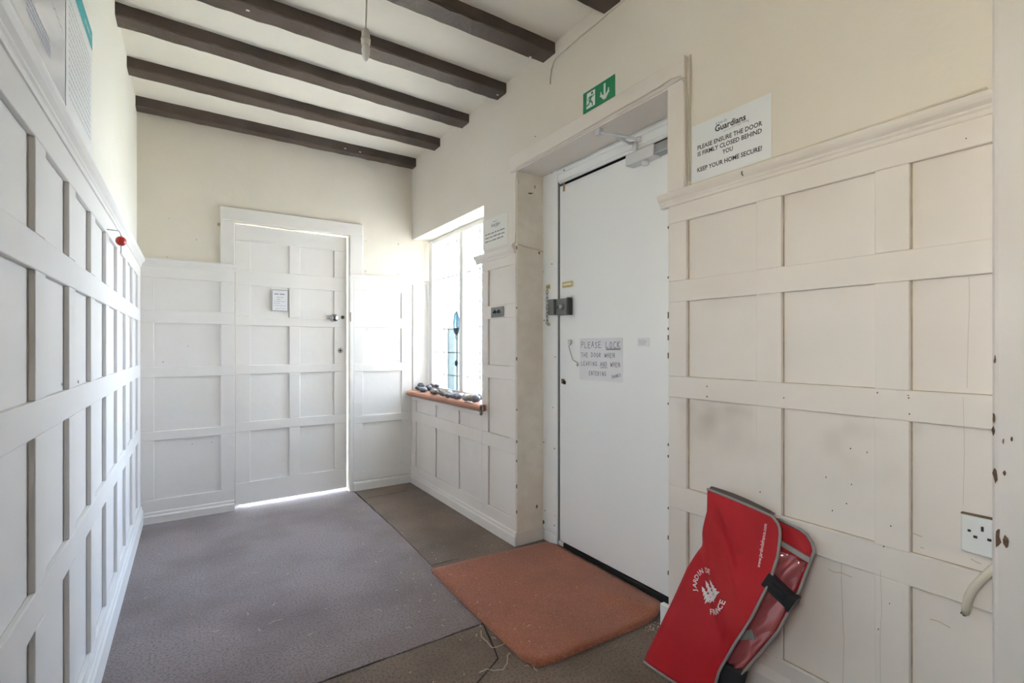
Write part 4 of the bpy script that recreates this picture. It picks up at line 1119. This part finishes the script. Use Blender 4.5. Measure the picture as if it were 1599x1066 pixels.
for i in range(NR):
    for j in range(NC):
        q = [i * k + j, i * k + j + 1, (i + 1) * k + j + 1, (i + 1) * k + j]
        Fc.append(q[::-1]); Fc.append([base + a for a in q])
for i in range(NR):
    for j in (0, NC): Fc.append([i * k + j, (i + 1) * k + j, base + (i + 1) * k + j, base + i * k + j])
for j in range(NC):
    for i in (0, NR): Fc.append([i * k + j, i * k + j + 1, base + i * k + j + 1, base + i * k + j])
fl = mesh('front_flap', V, Fc, 'red_cloth', bag, smooth=True)
bm = bmesh.new(); bm.from_mesh(fl.data); bmesh.ops.recalc_face_normals(bm, faces=bm.faces); bm.to_mesh(fl.data); bm.free()
edge_r = [grid[i][NC] for i in range(0, NR + 1)]
edge_t = [grid[0][j] for j in range(0, NC + 1)]
edge_b = [grid[NR][j] for j in range(NC, -1, -1)]
tube('piping', edge_t[:-1] + edge_r + edge_b[1:], 0.0042, 'grey_trim', fl, 8)
# stitched dark inside of the fold along the top
V, Fc = [], []
for j in range(NC + 1):
    p = grid[0][j]; f = math.sin(math.pi * (0.10 + 0.90 * j / NC))
    V += [p + Vector((0.004, 0, -0.002)), p + Vector((min(0.022, 1.497 - p.x), 0, 0.004 + 0.006 * f))]
for j in range(NC): Fc.append([2 * j, 2 * j + 2, 2 * j + 3, 2 * j + 1])
mesh('fold_lining', V, Fc, 'lining', bag)
# surface lookup for the print
def bag_surf(Y, Z, w=0.003):
    best = None
    X = 1.31 + 0.25 * Z
    # flat estimate plus the same folds
    return Vector((X - bag_disp(Y, Z) - w, Y, Z))
def fbag(y0, z0, ang):
    c, s = math.cos(ang), math.sin(ang)
    return lambda u, v, w=0.0: bag_surf(y0 - (u * c - v * s), z0 + (u * s + v * c), w + 0.0025)
frb = fbag(0.958, 0.322, math.radians(48))
def arc_text(body, r, a_mid, step, size, inward):
    V, Fc = [], []
    n_ = len(body)
    for i, ch_ in enumerate(body):
        if ch_ == ' ': continue
        a = a_mid + ((n_ - 1) / 2 - i) * step * (-1 if inward else 1)
        vs_, fs = text_mesh(ch_, size, 'CENTER', 0.0004)
        rot = a - math.pi / 2 if not inward else a + math.pi / 2
        c, s = math.cos(rot), math.sin(rot); ox, oy = r * math.cos(a), r * math.sin(a)
        k0 = len(V)
        V += [frb(ox + x * c - y * s, oy + x * s + y * c) for x, y in vs_]; Fc += [[k0 + q for q in f_] for f_ in fs]
    return V, Fc
V, Fc = arc_text('JARDIN DE', 0.050, math.radians(100), math.radians(13.5), 0.0215, False)
mesh('lettering', V, Fc, 'print_white', fl)
V, Fc = arc_text('FRANCE', 0.066, math.radians(-88), math.radians(13.0), 0.0215, True)
mesh('lettering', V, Fc, 'print_white', fl)
def fir(u0, v0, s):
    out = []
    for k in range(4):
        w0 = s * (0.16 + 0.07 * k); y1 = v0 + s * (1.0 - 0.22 * k)
        out.append([(u0 - w0, y1 - s * 0.32), (u0 - w0 * 0.3, y1 - s * 0.30), (u0, y1 - s * 0.34), (u0 + w0, y1 - s * 0.28), (u0 + s * 0.03, y1)])
    out.append([(u0 - s * .05, v0 - s * .05), (u0 + s * .05, v0 - s * .05), (u0 + s * .05, v0 + s * .15), (u0 - s * .05, v0 + s * .15)])
    return out
V, Fc = [], []
for t, (u0, v0, s) in enumerate(((-0.023, -0.024, 0.046), (0.0, -0.031, 0.060), (0.024, -0.025, 0.047))):
    for pl in fir(u0, v0, s):
        k0 = len(V); V += [frb(a, b) for a, b in pl]; Fc.append([k0 + i for i in range(len(pl))])
mesh('fir_emblem', V, Fc, 'print_white', fl)
vs_, fs = text_mesh('www.jardindefrance.com', 0.0150, 'LEFT', 0.0001)
fw = fbag(0.812, 0.440, math.radians(88)); sx = 0.125 / max(v[0] for v in vs_)
mesh('lettering', [fw(x * sx, y) for x, y in vs_], fs, 'print_white', fl)

# back leaf of the bag with its clear pocket
def bk(Y, Z, d=0.0): return Vector((1.36 + 0.22 * Z - d, Y, Z))
bo = [(0.985, 0.600), (0.957, 0.612), (0.880, 0.596), (0.791, 0.578), (0.728, 0.568), (0.708, 0.560), (0.692, 0.543), (0.684, 0.522), (0.689, 0.500), (0.711, 0.409), (0.731, 0.348), (0.757, 0.278), (0.800, 0.200), (0.844, 0.123), (0.870, 0.060), (0.880, 0.010)]
lo_ = [(0.985, 0.600), (1.00, 0.52), (1.01, 0.44), (1.03, 0.38), (1.06, 0.30), (1.09, 0.18), (1.12, 0.08), (1.13, 0.010)]
Rb = resample([bk(y, z) for y, z in bo[1:]], 40); Lb = resample([bk(y, z) for y, z in lo_], 40)
def plate(name, rows_l, rows_r, d0, d1, m, parent, nc=8, wob=0.0):
    V, Fc = [], []; nr = len(rows_l)
    for s_ in (d0, d1):
        for i in range(nr):
            for j in range(nc + 1):
                p = rows_l[i].lerp(rows_r[i], j / nc)
                wv = wob * math.sin(i * 0.9 + j * 1.3) * noise.noise(p * 18) * (2 if s_ == d1 else 0)
                V.append(p - Vector((s_ + wv, 0, 0)))
    k = nc + 1; b = nr * k
    for i in range(nr - 1):
        for j in range(nc):
            q = [i * k + j, i * k + j + 1, (i + 1) * k + j + 1, (i + 1) * k + j]
            Fc.append(q); Fc.append([b + a for a in q][::-1])
        for j in (0, nc): Fc.append([i * k + j, (i + 1) * k + j, b + (i + 1) * k + j, b + i * k + j])
    for j in range(nc):
        for i in (0, nr - 1): Fc.append([i * k + j, i * k + j + 1, b + i * k + j + 1, b + i * k + j])
    o = mesh(name, V, Fc, m, parent, smooth=True)
    bm = bmesh.new(); bm.from_mesh(o.data); bmesh.ops.recalc_face_normals(bm, faces=bm.faces); bm.to_mesh(o.data); bm.free()
    return o
bp = plate('back_panel', Lb, Rb, 0.0, 0.003, 'red_cloth', bag)
tube('back_piping', [bk(y, z, 0.0025) for y, z in bo[3:]], 0.0045, 'grey_trim', bp, 8)
pr = resample([bk(y, z) for y, z in [(0.700, 0.488), (0.722, 0.405), (0.742, 0.340), (0.768, 0.270), (0.810, 0.195), (0.850, 0.125)]], 22)
pl_ = resample([bk(y, z) for y, z in [(0.830, 0.500), (0.850, 0.42), (0.88, 0.34), (0.92, 0.26), (0.95, 0.18), (0.96, 0.125)]], 22)
plate('clear_pocket', pl_, pr, 0.004, 0.010, 'pvc', bp, 12, 0.012)
V = [bk(0.83, 0.538, 0.006), bk(0.690, 0.504, 0.006), bk(0.690, 0.490, 0.006), bk(0.83, 0.524, 0.006)]
V += [v - Vector((0.006, 0, 0)) for v in V]
mesh('pocket_binding', V, [(0, 1, 2, 3), (7, 6, 5, 4), (0, 4, 5, 1), (1, 5, 6, 2), (2, 6, 7, 3), (3, 7, 4, 0)], 'grey_trim', bp)
# strap and buckle
c0 = bk(0.760, 0.400, 0.032); ang = math.radians(-28)
def fb(u, v, w=0.0):
    c, s = math.cos(ang), math.sin(ang)
    return Vector((c0.x - w, c0.y - (u * c - v * s), c0.z + (u * s + v * c)))
def fbox(name, u0, u1, v0, v1, w0, w1, m, parent):
    V = [fb(u, v, w) for w in (w0, w1) for u, v in ((u0, v0), (u1, v0), (u1, v1), (u0, v1))]
    return mesh(name, V, [(3, 2, 1, 0), (4, 5, 6, 7), (0, 1, 5, 4), (1, 2, 6, 5), (2, 3, 7, 6), (3, 0, 4, 7)], m, parent)
bu = fbox('buckle', -0.035, 0.045, -0.021, 0.024, -0.012, 0.010, 'black', bag)
fbox('buckle_bar', 0.045, 0.056, -0.024, 0.027, -0.014, 0.013, 'black', bu)
fbox('buckle_slot', -0.012, 0.030, -0.010, 0.012, 0.010, 0.013, 'web_black', bu)
fbox('strap', -0.052, -0.034, -0.018, 0.020, -0.024, -0.012, 'web_black', bag)
c0 = bk(0.838, 0.235, 0.016); ang = math.radians(30)
fbox('strap', -0.03, 0.022, -0.012, 0.012, -0.004, 0.003, 'grey_trim', bag)
# black base hanging below the pocket
plate('base_gusset', [Vector((1.345 - 0.003 * i, 0.990, 0.13 - 0.0155 * i)) for i in range(9)], [Vector((1.392 - 0.004 * i, 0.832 + 0.002 * i, 0.13 - 0.0155 * i)) for i in range(9)], 0.0, 0.006, 'web_black', bag, 6)
